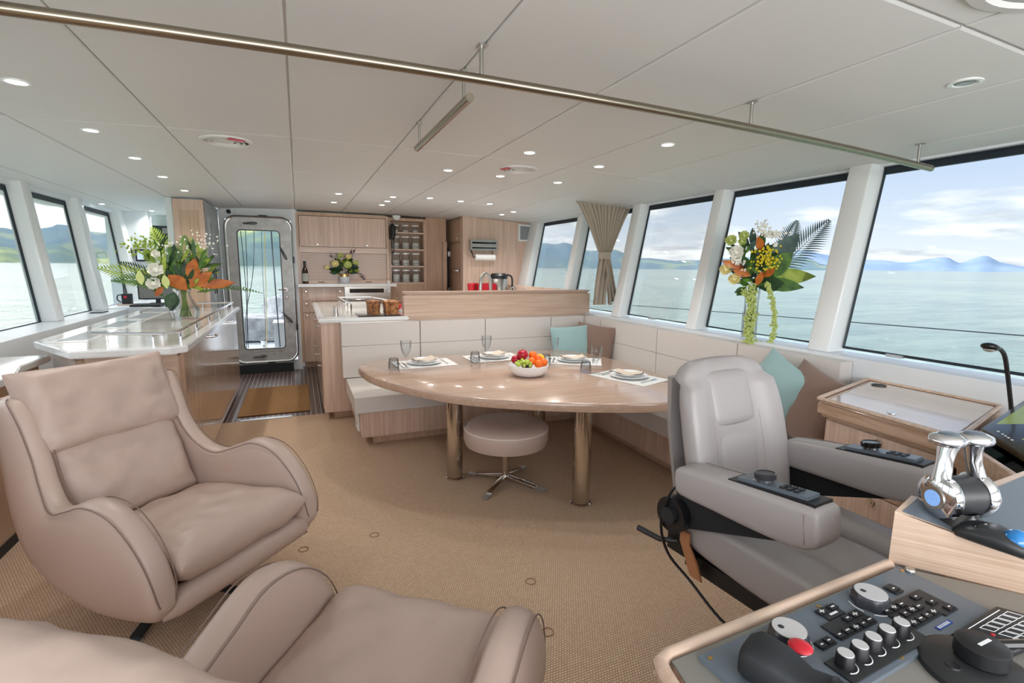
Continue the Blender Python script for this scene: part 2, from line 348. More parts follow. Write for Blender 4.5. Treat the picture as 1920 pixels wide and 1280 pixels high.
# ================================================================== SETTING
XR0, XR1, ZS, ZT = 3.20, 3.42, 1.0, 2.135            # right glass: foot, head
XL0, XL1, ZSL, ZTL = -2.08, -2.20, 0.97, 2.115        # left glass
struct('floor', B(-2.4, 3.3, -1.5, 5.27, -0.06, 0.0), 'carpet')
struct('floor', B(-2.4, 3.5, 5.27, 8.9, -0.06, -0.004), 'teak_holly')
struct('trim_1', B(-0.58, -0.12, 5.255, 5.30, -0.01, 0.006, 0.002), 'aluminium')
# ceiling: backing and every panel with its own edges
ce = struct('ceiling', MB().loft([[(x, y, CZ(x) + 0.012) for x in [-2.6+0.35*i for i in range(18)]] + [(x, y, CZ(x) + 0.09) for x in [-2.6+0.35*i for i in range(17, -1, -1)]] for y in (-1.7, 9.3)]), 'ceiling_back')
xs = [-2.24, -1.93, -1.28, -0.63, 0.0, 0.62, 1.22, 1.86, 2.47, 3.10, 3.44]
def cpanel(x0, x1, y0, y1):
    g = 0.0045; r = []
    n = 4
    X = [x0+g + (x1-x0-2*g)*i/n for i in range(n+1)]; XB = [x0+g+.008 + (x1-x0-2*g-.016)*i/n for i in range(n+1)]
    lo = [[(x, y, CZ(x)) for x in X] for y in (y0+g, y1-g)]
    m = MB(); t = bmesh.new()
    bot = [[t.verts.new((x, y, CZ(x))) for x in XB] for y in (y0+g+.008, y1-g-.008)]
    rim = [[t.verts.new((x, y, CZ(x)+.003)) for x in X] for y in (y0+g, y1-g)]
    top = [[t.verts.new((x, y, CZ(x)+.013)) for x in X] for y in (y0+g, y1-g)]
    for i in range(n):
        t.faces.new((bot[0][i], bot[1][i], bot[1][i+1], bot[0][i+1]))
        for k, s in ((0, 1), (1, -1)):
            for a, b in ((bot, rim), (rim, top)):
                f = (a[k][i], a[k][i+1], b[k][i+1], b[k][i]); t.faces.new(f if s > 0 else f[::-1])
    for i, s in ((0, 1), (n, -1)):
        for a, b in ((bot, rim), (rim, top)):
            f = (a[1][i], a[0][i], b[0][i], b[1][i]); t.faces.new(f if s > 0 else f[::-1])
    m._merge(t); build('ceiling_panel', m, 'ceiling', ce, sharp=20)
for i in range(len(xs)-1):
    x0, x1 = xs[i], xs[i+1]
    ys = [-1.4, 0.97, 3.37, 4.56, 5.80, 8.9] if x0 > -0.01 else [-1.4, 0.97, 3.37, 5.80, 8.9]
    if x0 < -2.2 or x1 > 3.4: ys = [-1.4, 3.37, 8.9]
    for a, b in zip(ys, ys[1:]): cpanel(x0, x1, a, b)
struct('ceiling_roof', MB().loft([[(-2.95, y, 2.20), (-2.95, y, 2.34), (0.55, y, 2.46), (4.05, y, 2.34), (4.05, y, 2.20), (3.45, y, 2.19), (0.55, y, 2.345), (-2.3, y, 2.19)] for y in (-2.0, 8.5)]), 'white_paint')  # unseen roof slab; its overhang is there to block direct sun

def side_wall(name, sg, xb, xt, zb, zt, gaps, xled, zled, wins, y0, y1, n0):
    """flared cabin side: low wall, ledge, raked pillars between panes"""
    w = MB(); w.box(*sorted((xled, xb + sg*0.06)), y0, y1, -0.05, zled, 0.006)
    root = struct(name, w, 'white_paint')
    X = lambda z, o=0.0: xb + (xt-xb)*(z-zb)/(zt-zb) - sg*o
    hd = MB().hexa([(X(zt, .05), y0, zt), (X(zt, -.05), y0, zt), (X(zt, -.05), y1, zt), (X(zt, .05), y1, zt)],
                   [(X(zt, .06), y0, zt+.09), (X(zt, -.05), y0, zt+.09), (X(zt, -.05), y1, zt+.09), (X(zt, .06), y1, zt+.09)]); build('header', hd, 'white_paint', root)
    for a, b in gaps:
        d0, d1 = 0.115, 0.10
        p = MB().hexa([(X(zled, d0), a+.012, zled), (X(zled, -.03), a, zled), (X(zled, -.03), b, zled), (X(zled, d0), b-.012, zled)],
                      [(X(zt, d1), a+.012, zt+.07), (X(zt, -.03), a, zt+.07), (X(zt, -.03), b, zt+.07), (X(zt, d1), b-.012, zt+.07)], 0.012, 3)
        build('pillar', p, 'white_gloss', root)
    for i, (a, b) in enumerate(wins):
        wn = thing('window_%d' % (n0+i), None, None, kind='structure')
        e = 0.004
        build('pane', MB().hexa([(X(zb), a, zb), (X(zb, -e), a, zb), (X(zb, -e), b, zb), (X(zb), b, zb)], [(X(zt), a, zt), (X(zt, -e), a, zt), (X(zt, -e), b, zt), (X(zt), b, zt)]), 'window_glass', wn)
        g = MB(); q = 0.008
        g.tube([(X(zb+q, .004), a+q, zb+q), (X(zb+q, .004), b-q, zb+q), (X(zt-q, .004), b-q, zt-q), (X(zt-q, .004), a+q, zt-q)], 0.010, 4, closed=True)
        g.box(*sorted((X(zt-.03, .006), X(zt-.03, -.02))), a, b, zt-0.045, zt)
        build('gasket', g, 'gasket', wn)
    return root
gr = [(-0.10, 0.05), (2.10, 2.27), (3.28, 3.42), (4.40, 4.56), (5.55, 5.71), (6.85, 7.2)]
wr = [(-1.2, -0.10), (0.05, 2.10), (2.27, 3.28), (3.42, 4.40), (4.56, 5.55), (5.71, 6.85)]
side_wall('wall_right', 1, XR0, XR1, ZS, ZT, gr, 3.05, 0.975, wr, -1.4, 7.35, 1)
gl = [(0.8, 0.98), (2.0, 2.18), (3.2, 3.38), (4.4, 4.58), (5.57, 5.76), (6.74, 6.93), (8.05, 8.4)]
wl = [(-1.0, 0.8), (0.98, 2.0), (2.18, 3.2), (3.38, 4.4), (4.58, 5.57), (5.76, 6.74), (6.93, 8.05)]
side_wall('wall_left', -1, XL0, XL1, ZSL, ZTL, gl, -1.79, 0.975, wl, -1.4, 8.4, 7)
# latch blocks on the lower glazing bars
lt = MB()
for y in (1.78, 3.98): lt.box(XR0-.03, XR0-.005, y-.045, y+.045, ZS-.004, ZS+.012, .003)
build('latch', lt, 'aluminium', bpy.data.objects['wall_right'])
# forward bulkhead with the windscreen opening, behind the camera
wf = MB(); wf.box(-2.3, 3.5, -1.56, -1.5, 0, 0.95); wf.box(-2.3, 3.5, -1.56, -1.5, 2.05, 2.2)
for x in (-2.3, -0.9, 0.5, 1.9, 3.4): wf.box(x-.05, x+.05, -1.56, -1.5, 0.9, 2.1)
struct('wall_front', wf, 'white_paint')

# ---- aft bulkhead with the metal door
wb = MB()
wb.box(-0.93, -0.86, 7.72, 7.78, 0, 2.24); wb.box(-0.86, -0.03, 7.72, 7.78, 2.08, 2.26); wb.box(-0.86, -0.03, 7.72, 7.78, -0.02, 0.14); wb.box(-0.06, 0.0, 7.69, 7.78, 0, 2.26)
struct('wall_back', wb, 'white_paint')
struct('trim_2', B(-0.84, -0.12, 7.60, 7.72, 0.0, 0.12, 0.004), 'black_soft')
def rrect(x0, x1, z0, z1, r, n=6):
    P = []
    for cx, cz, a0 in ((x1-r, z1-r, 0), (x0+r, z1-r, 90), (x0+r, z0+r, 180), (x1-r, z0+r, 270)):
        for k in range(n+1):
            a = math.radians(a0 + 90*k/n); P.append((cx + r*math.cos(a), cz + r*math.sin(a)))
    return P
dr = thing('door_1', 'cast metal weathertight door with rounded corners and a long window, closed', None, (-0.45, 7.7, 0.15), kind='structure')
def ring_y(o, i, y0, y1):
    t = MB(); n = len(o); R4 = [[(x, y0, z) for x, z in o], [(x, y0, z) for x, z in i], [(x, y1, z) for x, z in i], [(x, y1, z) for x, z in o], [(x, y0, z) for x, z in o]]
    b = bmesh.new(); V = [[b.verts.new(p) for p in r] for r in R4[:4]]
    for k in range(4):
        A, C = V[k], V[(k+1) % 4]
        for j in range(n): b.faces.new((A[j], A[(j+1) % n], C[(j+1) % n], C[j]))
    bmesh.ops.recalc_face_normals(b, faces=b.faces); return t._merge(b)
out = rrect(-0.845, -0.065, 0.155, 2.10, 0.13); inn = rrect(-0.715, -0.215, 0.33, 1.93, 0.045)
build('door_leaf', ring_y(out, inn, 7.665, 7.72), 'cast_aluminium', dr)
rim = [(x, 7.66, z) for x, z in rrect(-0.86, -0.05, 0.14, 2.115, 0.14)]
fr = MB().tube(rim, 0.013, 6, closed=True); build('door_frame', fr, 'steel', dr)
build('gasket', MB().tube([(x, 7.66, z) for x, z in rrect(-0.722, -0.208, 0.325, 1.937, 0.05)], 0.008, 5, closed=True), 'black', dr)
build('window_rim', ring_y(rrect(-0.75, -0.18, 0.295, 1.965, 0.07), rrect(-0.725, -0.205, 0.32, 1.94, 0.05), 7.655, 7.668), 'cast_aluminium', dr)
build('pane', B(-0.715, -0.215, 7.685, 7.69, 0.33, 1.93), 'window_glass', dr)
rv = MB()
for k in range(15):
    z = 0.36 + k*0.11
    for x in (-0.77, -0.16): rv.ball((x, 7.662, z), 0.0055, seg=6, rings=4)
for k in range(5):
    for z in (0.275, 1.985): rv.ball((-0.67+k*0.10, 7.662, z), 0.0055, seg=6, rings=4)
rv = build('rivets', rv, 'steel', dr); rv['kind'] = 'stuff'
def dog(x, z, a, l=0.20):
    m = MB(); dx, dz = math.cos(a), math.sin(a)
    m.tube([(x-dx*l*.75, 7.645, z-dz*l*.75), (x, 7.64, z), (x+dx*l*.25, 7.645, z+dz*l*.25)], [0.010, 0.020, 0.010], 8); m.cyl((x, 7.62, z), (x, 7.67, z), 0.022, seg=12)
    m.ball((x, 7.618, z), 0.012); build('dog_handle', m, 'dog_metal', dr)
dog(-0.515, 2.025, 0.05, 0.17); dog(-0.155, 1.595, -1.15, 0.19); dog(-0.135, 0.72, -0.9, 0.19); dog(-0.50, 0.225, 0.05, 0.17)
m = MB(); m.cyl((-0.165, 7.62, 1.14), (-0.165, 7.67, 1.14), 0.030, seg=16); m.tube([(-0.165, 7.61, 1.14), (-0.26, 7.60, 1.14)], 0.010, 8); build('door_handle', m, 'chrome', dr)
m = MB(); m.cyl((-0.16, 7.64, 1.03), (-0.16, 7.67, 1.03), 0.032, seg=16); m.cyl((-0.16, 7.63, 1.03), (-0.16, 7.65, 1.03), 0.012, seg=10); build('lock', m, 'chrome', dr)
m = MB()
for x, z in ((-0.40, 2.125), (-0.05, 1.55), (-0.05, 0.62), (-0.40, 0.13)): m.box(x-.05 if abs(x+.4) < .01 else x-.012, x+.05 if abs(x+.4) < .01 else x+.014, 7.635, 7.665, z-.012 if abs(x+.4) < .01 else z-.045, z+.012 if abs(x+.4) < .01 else z+.045, .003)
build('hinge', m, 'black', dr)
# passage wall on the left of the door, with shallow service hatches
pw = struct('wall_passage', B(-0.99, -0.935, 6.66, 7.74, 0, 2.19, 0.0), 'grey_panel')
for (y0, y1, z0, z1) in ((6.80, 7.02, 1.58, 2.02), (7.10, 7.50, 1.55, 2.02), (6.78, 7.00, 1.05, 1.50), (7.12, 7.52, 0.92, 1.48), (7.10, 7.54, 0.15, 0.86)):
    build('panel', B(-0.937, -0.918, y0, y1, z0, z1, 0.006), 'grey_panel', pw)
build('frame', MB().tube([(-0.915, y, z) for y, z in ((6.86, 1.14), (6.86, 1.46), (7.0, 1.46), (7.0, 1.14))], 0.007, 5, closed=True), 'black_soft', pw)
build('vent_slot', B(-0.922, -0.914, 6.90, 6.95, 1.64, 1.96, 0.002), 'grey_line', pw)
build('grab_bar', MB().tube([(-0.90, 6.8, 1.60), (-0.885, 6.9, 1.60), (-0.885, 7.0, 1.60)], 0.008, 6), 'aluminium', pw)
# oak pillar by the passage
pl = struct('wall_pillar', B(-1.225, -0.935, 6.60, 6.68, 0.0, 2.185, 0.012, 3), 'oak_z')
build('panel', B(-1.165, -0.985, 6.588, 6.604, 1.02, 2.07, 0.004), 'oak_dim_z', pl)
struct('wall_nook_side', B(-1.30, -1.24, 6.66, 9.4, 0.0, 2.2), 'white_paint')
struct('wall_nook', B(-2.3, -1.83, 8.28, 8.42, 0.0, 2.19, 0.012, 3), 'white_paint')
struct('wall_nook_back', B(-2.0, -1.2, 9.25, 9.3, 0.0, 2.2), 'white_paint')
# aft galley bulkheads
struct('wall_back_alcove', B(1.27, 3.5, 8.12, 8.17, 0, 2.24), 'oak_dim_z')
wa = MB(); wa.box(1.84, 2.16, 7.78, 7.84, 0, 2.22); struct('wall_back_panel', wa, 'oak_dim_z')
struct('trim_3', B(2.09, 2.15, 7.70, 7.78, 0.9, 1.86, 0.006), 'oak_dim_z')
wbr = MB().hexa([(2.27, 7.15, 0.0), (3.22, 7.15, 0.0), (3.22, 7.24, 0.0), (2.27, 7.24, 0.0)], [(2.27, 7.15, 2.205), (3.45, 7.15, 2.14), (3.45, 7.24, 2.14), (2.27, 7.24, 2.205)])
struct('wall_back_oak', wbr, 'oak_z')
struct('trim_4', B(2.235, 2.285, 7.135, 7.25, 0.0, 2.208, 0.008, 3), 'oak_z')
fw = struct('wall_pantry', B(2.27, 2.30, 7.24, 8.12, 0.0, 2.21), 'oak_dim_z')

# ================================================================== OUTSIDE
def sea():
    m = mat('sea', S(150, 190, 176), 0.12, spec=0.5); t, b = nodes(m); c = t.nodes.new('ShaderNodeTexCoord')
    hs = []
    for sc, st, w in ((0.9, (1, 0.55, 1), 1.0), (5.0, (1, 0.5, 1), 0.25), (0.06, (1, 0.5, 1), 3.0)):
        mp = t.nodes.new('ShaderNodeMapping'); mp.inputs['Scale'].default_value = st; mp.inputs['Rotation'].default_value = (0, 0, 0.5); t.links.new(c.outputs['Object'], mp.inputs[0])
        n = t.nodes.new('ShaderNodeTexNoise'); n.inputs['Scale'].default_value = sc; n.inputs['Detail'].default_value = 4; t.links.new(mp.outputs[0], n.inputs['Vector'])
        q = t.nodes.new('ShaderNodeMath'); q.operation = 'MULTIPLY'; q.inputs[1].default_value = w; t.links.new(n.outputs['Fac'], q.inputs[0]); hs.append(q)
    a = t.nodes.new('ShaderNodeMath'); t.links.new(hs[0].outputs[0], a.inputs[0]); t.links.new(hs[1].outputs[0], a.inputs[1])
    a2 = t.nodes.new('ShaderNodeMath'); t.links.new(a.outputs[0], a2.inputs[0]); t.links.new(hs[2].outputs[0], a2.inputs[1])
    u = t.nodes.new('ShaderNodeBump'); u.inputs['Strength'].default_value = 0.5; u.inputs['Distance'].default_value = 0.35; t.links.new(a2.outputs[0], u.inputs['Height']); t.links.new(u.outputs[0], b.inputs['Normal'])
    # silty green water in patches; ripple light and dark multiplied into the colour
    n3 = t.nodes.new('ShaderNodeTexNoise'); n3.inputs['Scale'].default_value = 0.012; mp3 = t.nodes.new('ShaderNodeMapping'); mp3.inputs['Scale'].default_value = (1, 0.3, 1); mp3.inputs['Rotation'].default_value = (0, 0, 0.5)
    t.links.new(c.outputs['Object'], mp3.inputs[0]); t.links.new(mp3.outputs[0], n3.inputs['Vector'])
    r = ramp(t, [(0.35, S(136, 158, 138)), (0.65, S(176, 190, 156))], n3.outputs['Fac'])
    mp4 = t.nodes.new('ShaderNodeMapping'); mp4.inputs['Scale'].default_value = (.35, 1.5, 1); mp4.inputs['Rotation'].default_value = (0, 0, 0.85); n4 = t.nodes.new('ShaderNodeTexNoise'); n4.inputs['Scale'].default_value = 0.32; n4.inputs['Detail'].default_value = 6; n4.inputs['Roughness'].default_value = .7
    t.links.new(c.outputs['Object'], mp4.inputs[0]); t.links.new(mp4.outputs[0], n4.inputs['Vector']); r4 = ramp(t, [(0.36, (.52, .60, .64)), (0.62, (1, 1, 1))], n4.outputs['Fac'])
    x4 = t.nodes.new('ShaderNodeMix'); x4.data_type = 'RGBA'; x4.blend_type = 'MULTIPLY'; x4.inputs['Factor'].default_value = 1.0; t.links.new(r.outputs[0], x4.inputs['A']); t.links.new(r4.outputs[0], x4.inputs['B']); t.links.new(x4.outputs['Result'], b.inputs['Base Color'])
    me = MB(); k = 9000; me.quad((-k, -k, -2.6), (k, -k, -2.6), (k, k, -2.6), (-k, k, -2.6)); o = build('sea', me, 'sea'); o['kind'] = 'structure'
sea()
def hillmat(n, a, b_, c_, sc):  # hill colours have the blue aerial haze mixed into them
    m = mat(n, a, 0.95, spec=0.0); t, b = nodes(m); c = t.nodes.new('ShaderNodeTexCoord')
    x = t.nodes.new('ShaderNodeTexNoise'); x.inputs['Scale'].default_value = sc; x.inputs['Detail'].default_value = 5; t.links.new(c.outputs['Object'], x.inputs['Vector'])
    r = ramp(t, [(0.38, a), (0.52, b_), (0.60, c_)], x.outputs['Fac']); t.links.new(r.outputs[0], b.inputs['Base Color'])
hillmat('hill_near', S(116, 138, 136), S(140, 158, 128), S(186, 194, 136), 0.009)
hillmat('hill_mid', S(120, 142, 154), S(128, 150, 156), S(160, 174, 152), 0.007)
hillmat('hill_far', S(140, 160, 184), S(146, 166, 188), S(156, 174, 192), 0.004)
def hills(name, label, m, az0, az1, dist, depth, prof, seed, rough=0.25, step=0.6):
    """land mass: terrain grid in a sector, crest height follows prof(azimuth) in metres"""
    b = MB(); t = bmesh.new(); na = int((az1-az0)/step); nr = 10; V = []
    for i in range(na+1):
        az = az0 + (az1-az0)*i/na; a = math.radians(az); row = []
        for j in range(nr+1):
            f = j/nr; r = dist + depth*f
            h = prof(az)*math.sin(PI*min(1, f*0.86+0.04))**0.8 if j else -2
            q = noise.noise(Vector((az*0.35+seed, f*3.0, seed))) + 0.5*noise.noise(Vector((az*1.3+seed, f*6, seed*2)))
            h = h*(1 + rough*q) if 0 < j else -6
            row.append(t.verts.new((r*math.sin(a), r*math.cos(a), -2.6 + h)))
        V.append(row)
    for i in range(na):
        for j in range(nr): t.faces.new((V[i][j], V[i+1][j], V[i+1][j+1], V[i][j+1]))
    b._merge(t); o = build(name, b, m, sharp=180)
    for k, v in (('label', label), ('category', 'hill')): o[k] = v
    return o
def pf(pts):
    def f(a):
        for (a0, h0), (a1, h1) in zip(pts, pts[1:]):
            if a0 <= a <= a1:
                u = (a-a0)/(a1-a0); u = u*u*(3-2*u); return h0 + (h1-h0)*u
        return pts[0][1] if a < pts[0][0] else pts[-1][1]
    return f
def azh(px, py, d):
    w = wray(px, py); return (math.degrees(math.atan2(w.x, w.y)), d*w.z/math.hypot(w.x, w.y) + 4.1)
P = lambda d, L_: pf([azh(x, y, d) for x, y in L_])
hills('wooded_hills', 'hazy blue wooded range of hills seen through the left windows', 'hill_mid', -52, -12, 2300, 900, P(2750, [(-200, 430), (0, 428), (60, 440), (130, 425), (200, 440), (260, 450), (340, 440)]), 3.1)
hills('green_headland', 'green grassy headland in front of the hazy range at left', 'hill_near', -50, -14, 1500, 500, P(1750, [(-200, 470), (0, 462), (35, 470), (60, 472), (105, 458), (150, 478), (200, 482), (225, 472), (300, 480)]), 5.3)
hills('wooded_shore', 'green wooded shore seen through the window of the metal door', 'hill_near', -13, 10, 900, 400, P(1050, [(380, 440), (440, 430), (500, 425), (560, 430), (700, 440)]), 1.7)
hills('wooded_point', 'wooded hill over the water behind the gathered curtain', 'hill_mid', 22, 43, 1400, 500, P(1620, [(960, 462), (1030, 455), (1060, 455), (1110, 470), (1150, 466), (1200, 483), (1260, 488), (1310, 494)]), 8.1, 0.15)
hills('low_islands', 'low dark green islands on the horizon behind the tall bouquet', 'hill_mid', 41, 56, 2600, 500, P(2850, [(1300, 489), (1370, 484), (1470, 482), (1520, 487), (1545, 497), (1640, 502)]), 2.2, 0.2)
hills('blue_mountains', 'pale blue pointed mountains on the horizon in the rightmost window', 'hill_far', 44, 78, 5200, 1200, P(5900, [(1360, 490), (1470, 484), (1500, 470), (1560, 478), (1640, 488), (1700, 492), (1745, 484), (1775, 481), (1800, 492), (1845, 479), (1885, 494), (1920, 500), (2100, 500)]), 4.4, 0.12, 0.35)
# deck, guard wires
struct('floor_side_deck', B(3.25, 4.3, -2, 9.6, -0.35, -0.25), 'white_paint'); struct('floor_port_deck', B(-3.1, -2.2, -2, 9.6, -0.35, -0.25), 'white_paint')
ad = struct('floor_aft_deck', B(-2.2, 3.2, 7.9, 14.5, -0.02, 0.06), 'white_paint')
def stanchion(x, y, z, lab):
    t = thing('stanchion', lab, 'rail post', (x, y, -0.25), group='guard rail posts'); build('post', MB().cyl((x, y, -0.25), (x, y, z), 0.025, seg=10), 'aluminium', t)
    build('cap', MB().ball((x, y, z), 0.027, (1, 1, 0.5)), 'aluminium', t)
stanchion(4.2, 3.79, 1.06, 'grey guard rail post outside the window, behind the tall glass vase'); stanchion(-3.0, 8.62, 0.92, 'grey guard rail post outside the second left window')
gw = MB(); gw.tube([(4.2, -1.5, 1.12), (4.2, 1.6, 1.10), (4.2, 3.8, 1.04), (4.2, 5.6, 0.985), (4.2, 8.0, 0.96)], 0.004, 5)
build('guard_wire', gw, 'rope', label='thin grey guard wire running along outside the right windows', cat='wire')
# things on the aft deck seen through the door
def lump(name, lab, cat, c, size, m, seed, rz=0.0):
    t = bmesh.new(); bmesh.ops.create_cube(t, size=2); bmesh.ops.subdivide_edges(t, edges=t.edges, cuts=5, use_grid_fill=True)
    for v in t.verts:
        p = v.co.copy(); l = max(abs(p.x), abs(p.y), abs(p.z)); q = p.normalized()*l; p = p.lerp(q, 0.45)
        k = 1 + 0.16*noise.noise(p*2.2 + Vector((seed, 0, 0))); v.co = Vector((p.x*size[0]*k, p.y*size[1]*k, p.z*size[2]*(1 + 0.22*noise.noise(p*1.8 + Vector((0, seed, 0))))))
    mb = MB(); mb._merge(t, Matrix.Translation(c) @ Matrix.Rotation(rz, 4, 'Z')); return build(name, mb, m, label=lab, cat=cat)
lump('furled_cover', 'grey fabric cover bundled on the aft deck beyond the metal door', 'cover', (-0.72, 10.6, 0.29), (0.45, 0.5, 0.25), 'hull_grey', 3)
lump('furled_cover', 'tapering grey cover behind the bundled one, on the aft deck', 'cover', (-0.25, 12.3, 0.42), (0.40, 0.5, 0.38), 'hull_grey', 9, 0.5)
t = thing('deck_locker', 'white boxy deck locker seen low at right through the door window', 'locker', (-0.30, 9.4, 0.06)); build('body', B(-0.42, -0.16, 9.2, 9.7, 0.06, 0.48, 0.02), 'white_paint', t); build('lid', B(-0.43, -0.15, 9.19, 9.71, 0.485, 0.52, 0.01), 'white_gloss', t)
t = thing('deck_winch', 'small metal winch on the white aft deck', 'winch', (-0.60, 9.5, 0.06)); build('drum', MB().lathe([(0.07, 0), (0.07, .03), (0.045, .05), (0.045, .11), (0.06, .13), (0, .13)], (-0.60, 9.5, 0.06), 14), 'chrome', t); build('handle', MB().tube([(-0.60, 9.5, 0.20), (-0.42, 9.45, 0.21), (-0.42, 9.45, 0.28)], 0.012, 6), 'steel', t)
def rope(lab, m, pts, r=0.006): build('rope', MB().tube(spline(pts, 6), r, 5), m, label=lab, cat='rope')
Y = 9.0
def pxs(L_, y=9.0): return [tuple(at(x, q, y=y)) for x, q in L_]
rope('leftmost slack grey rope seen through the door window', 'rope', pxs([(450, 425), (456, 480), (462, 560), (466, 662)]))
rope('grey rope in a long bow, second from left in the door window', 'rope', pxs([(460, 425), (463, 500), (464, 560), (462, 660)], 9.1))
rope('grey rope curving down to the left in the middle of the door window', 'rope', pxs([(476, 425), (476, 480), (472, 530), (462, 585), (459, 656)], 9.2))
rope('thin straight grey line near the middle of the door window', 'rope', pxs([(490, 425), (492, 500), (497, 590), (498, 655)], 9.3), 0.004)
rope('yellow line hanging outside the door window', 'rope_yellow', pxs([(496, 425), (497, 492), (499, 560), (500, 653)], 9.4), 0.005)
rope('thick dark rope running down to a block at right in the door window', 'rope', pxs([(508, 425), (511, 470), (518, 560), (526, 660)], 9.15), 0.010)
# ================================================================== GALLEY
def knob(parent, p, d, r=0.014, m='chrome'):
    p = Vector(p); d = Vector(d).normalized(); M = Matrix.Translation(p) @ d.to_track_quat('Z', 'Y').to_matrix().to_4x4()
    mb = MB(); mb.lathe([(r*.5, 0), (r*.45, .012), (r, .016), (r, .022), (r*.7, .027), (0, .028)], (0, 0, 0), 14, M); return build('knob', mb, m, parent)
t = thing('overhead_cabinet', 'wide oak overhead cabinet above the slatted roller shutter, beside the metal door', 'cabinet', (0.63, 7.72, 1.66))
build('body', MB().box(0.0, 0.035, 7.70, 8.1, 1.223, 2.20, .004).box(1.225, 1.265, 7.70, 8.1, 1.26, 2.20, .004).box(0.035, 1.225, 7.71, 8.1, 2.165, 2.21, .004).box(.035, 1.225, 7.80, 8.1, 1.7, 2.17), 'oak_dim_z', t)
d = build('door', B(0.042, 1.218, 7.695, 7.72, 1.742, 2.158, .004), 'oak_z', t); knob(d, (0.275, 7.695, 1.772), (0, -1, 0)); knob(d, (0.947, 7.695, 1.772), (0, -1, 0))
build('rail', B(0.036, 1.224, 7.70, 7.80, 1.655, 1.735, .003), 'oak_x', t)
t = thing('roller_shutter', 'oak tambour shutter of thin horizontal slats over the aft worktop', 'shutter', (0.63, 7.73, 1.22))
for k in range(20):
    z = 1.262 + k*0.0196
    o = build('slat', B(0.036, 1.224, 7.732, 7.75, z, z+0.0155, .0035, 1), 'oak_x', t) if k == 0 else None
    if k == 0: s0 = o
    else:
        c = s0.copy(); COL.objects.link(c); c.parent = t; c.location = (0, 0, k*0.0196)
build('backing', B(0.036, 1.224, 7.752, 7.76, 1.22, 1.66), 'slat_gap', t)
b_ = build('bottom_rail', B(0.036, 1.224, 7.728, 7.752, 1.222, 1.259, .004), 'oak_x', t)
for x in (0.30, 0.96): build('finger_pull', MB().box(x-.045, x+.045, 7.722, 7.730, 1.232, 1.250, .004), 'seam_cream', b_)
t = thing('base_cabinet', 'oak drawer cabinet with small round knobs under the aft worktop', 'cabinet', (0.63, 7.7, 0))
build('body', MB().box(-0.0, 0.035, 7.70, 8.1, 0.09, 1.18).box(0.035, 0.60, 7.72, 8.1, 0.09, 1.175).box(0.60, 1.27, 7.72, 8.1, 0.09, 0.80), 'oak_dim_z', t)
build('toe_kick', B(0.03, 1.28, 7.78, 8.1, 0, 0.09), 'oak_dim_z', t)
for x0, x1, z0, z1, ks in ((0.04, 0.60, 0.98, 1.165, [(0.09, 1.11), (0.55, 1.11)]), (0.04, 0.60, 0.815, 0.972, [(0.09, 0.933)]), (0.04, 0.60, 0.10, 0.807, [(0.09, 0.765), (0.09, 0.45)]), (0.61, 1.28, 0.10, 0.80, [])):
    d = build('drawer' if z0 > .5 else 'door', B(x0, x1, 7.697, 7.72, z0, z1, .003), 'oak_z', t)
    for q in ks: knob(d, (q[0], 7.697, q[1]), (0, -1, 0))
t = thing('aft_worktop', 'white worktop along the aft bulkhead under the roller shutter', 'worktop', (0.63, 7.8, 1.18)); build('slab', B(-0.01, 1.345, 7.60, 8.1, 1.178, 1.220, .006, 3), 'corian', t)
t = thing('built_in_oven', 'stainless built-in oven with a black glass strip and a dial', 'oven', (0.95, 7.7, 0.8))
build('body', B(0.612, 1.27, 7.69, 8.0, 0.81, 1.172, .004), 'steel', t); build('glass_strip', B(0.68, 1.17, 7.683, 7.692, 1.085, 1.145, .003), 'black_gloss', t)
build('glass_strip', B(0.68, 1.17, 7.683, 7.692, 0.90, 0.955, .003), 'black_gloss', t); build('handle', MB().tube([(0.66, 7.655, 0.99), (1.2, 7.655, 0.99)], .009, 8), 'chrome', t)
build('dial', MB().cyl((1.235, 7.66, 1.115), (1.235, 7.69, 1.115), .028, seg=16), 'white_gloss', t)
# open shelves with storage jars
t = thing('open_shelves', 'tall oak unit of open shelves holding storage jars', 'shelves', (1.56, 7.8, 1.24))
build('frame', MB().box(1.275, 1.30, 7.74, 8.0, 0.0, 2.19).box(1.795, 1.84, 7.74, 8.0, 0.0, 2.19).box(1.3, 1.8, 7.74, 8.0, 2.15, 2.19), 'oak_dim_z', t)
build('back', B(1.29, 1.80, 7.99, 8.0, 0.0, 2.17), 'oak_dim_z', t); build('lower_panel', B(1.3, 1.8, 7.76, 7.78, 0.0, 1.22), 'oak_dim_z', t)
SHZ = [1.235, 1.485, 1.735, 1.985]
for z in SHZ:
    s = build('shelf', B(1.30, 1.795, 7.745, 7.99, z-.022, z, .003), 'oak_x', t); build('fiddle', MB().tube([(1.30, 7.752, z+.035), (1.795, 7.752, z+.035)], .004, 6), 'steel', s)
rown = ['bottom', 'second', 'third', 'top']; coln = ['left', 'middle', 'right']
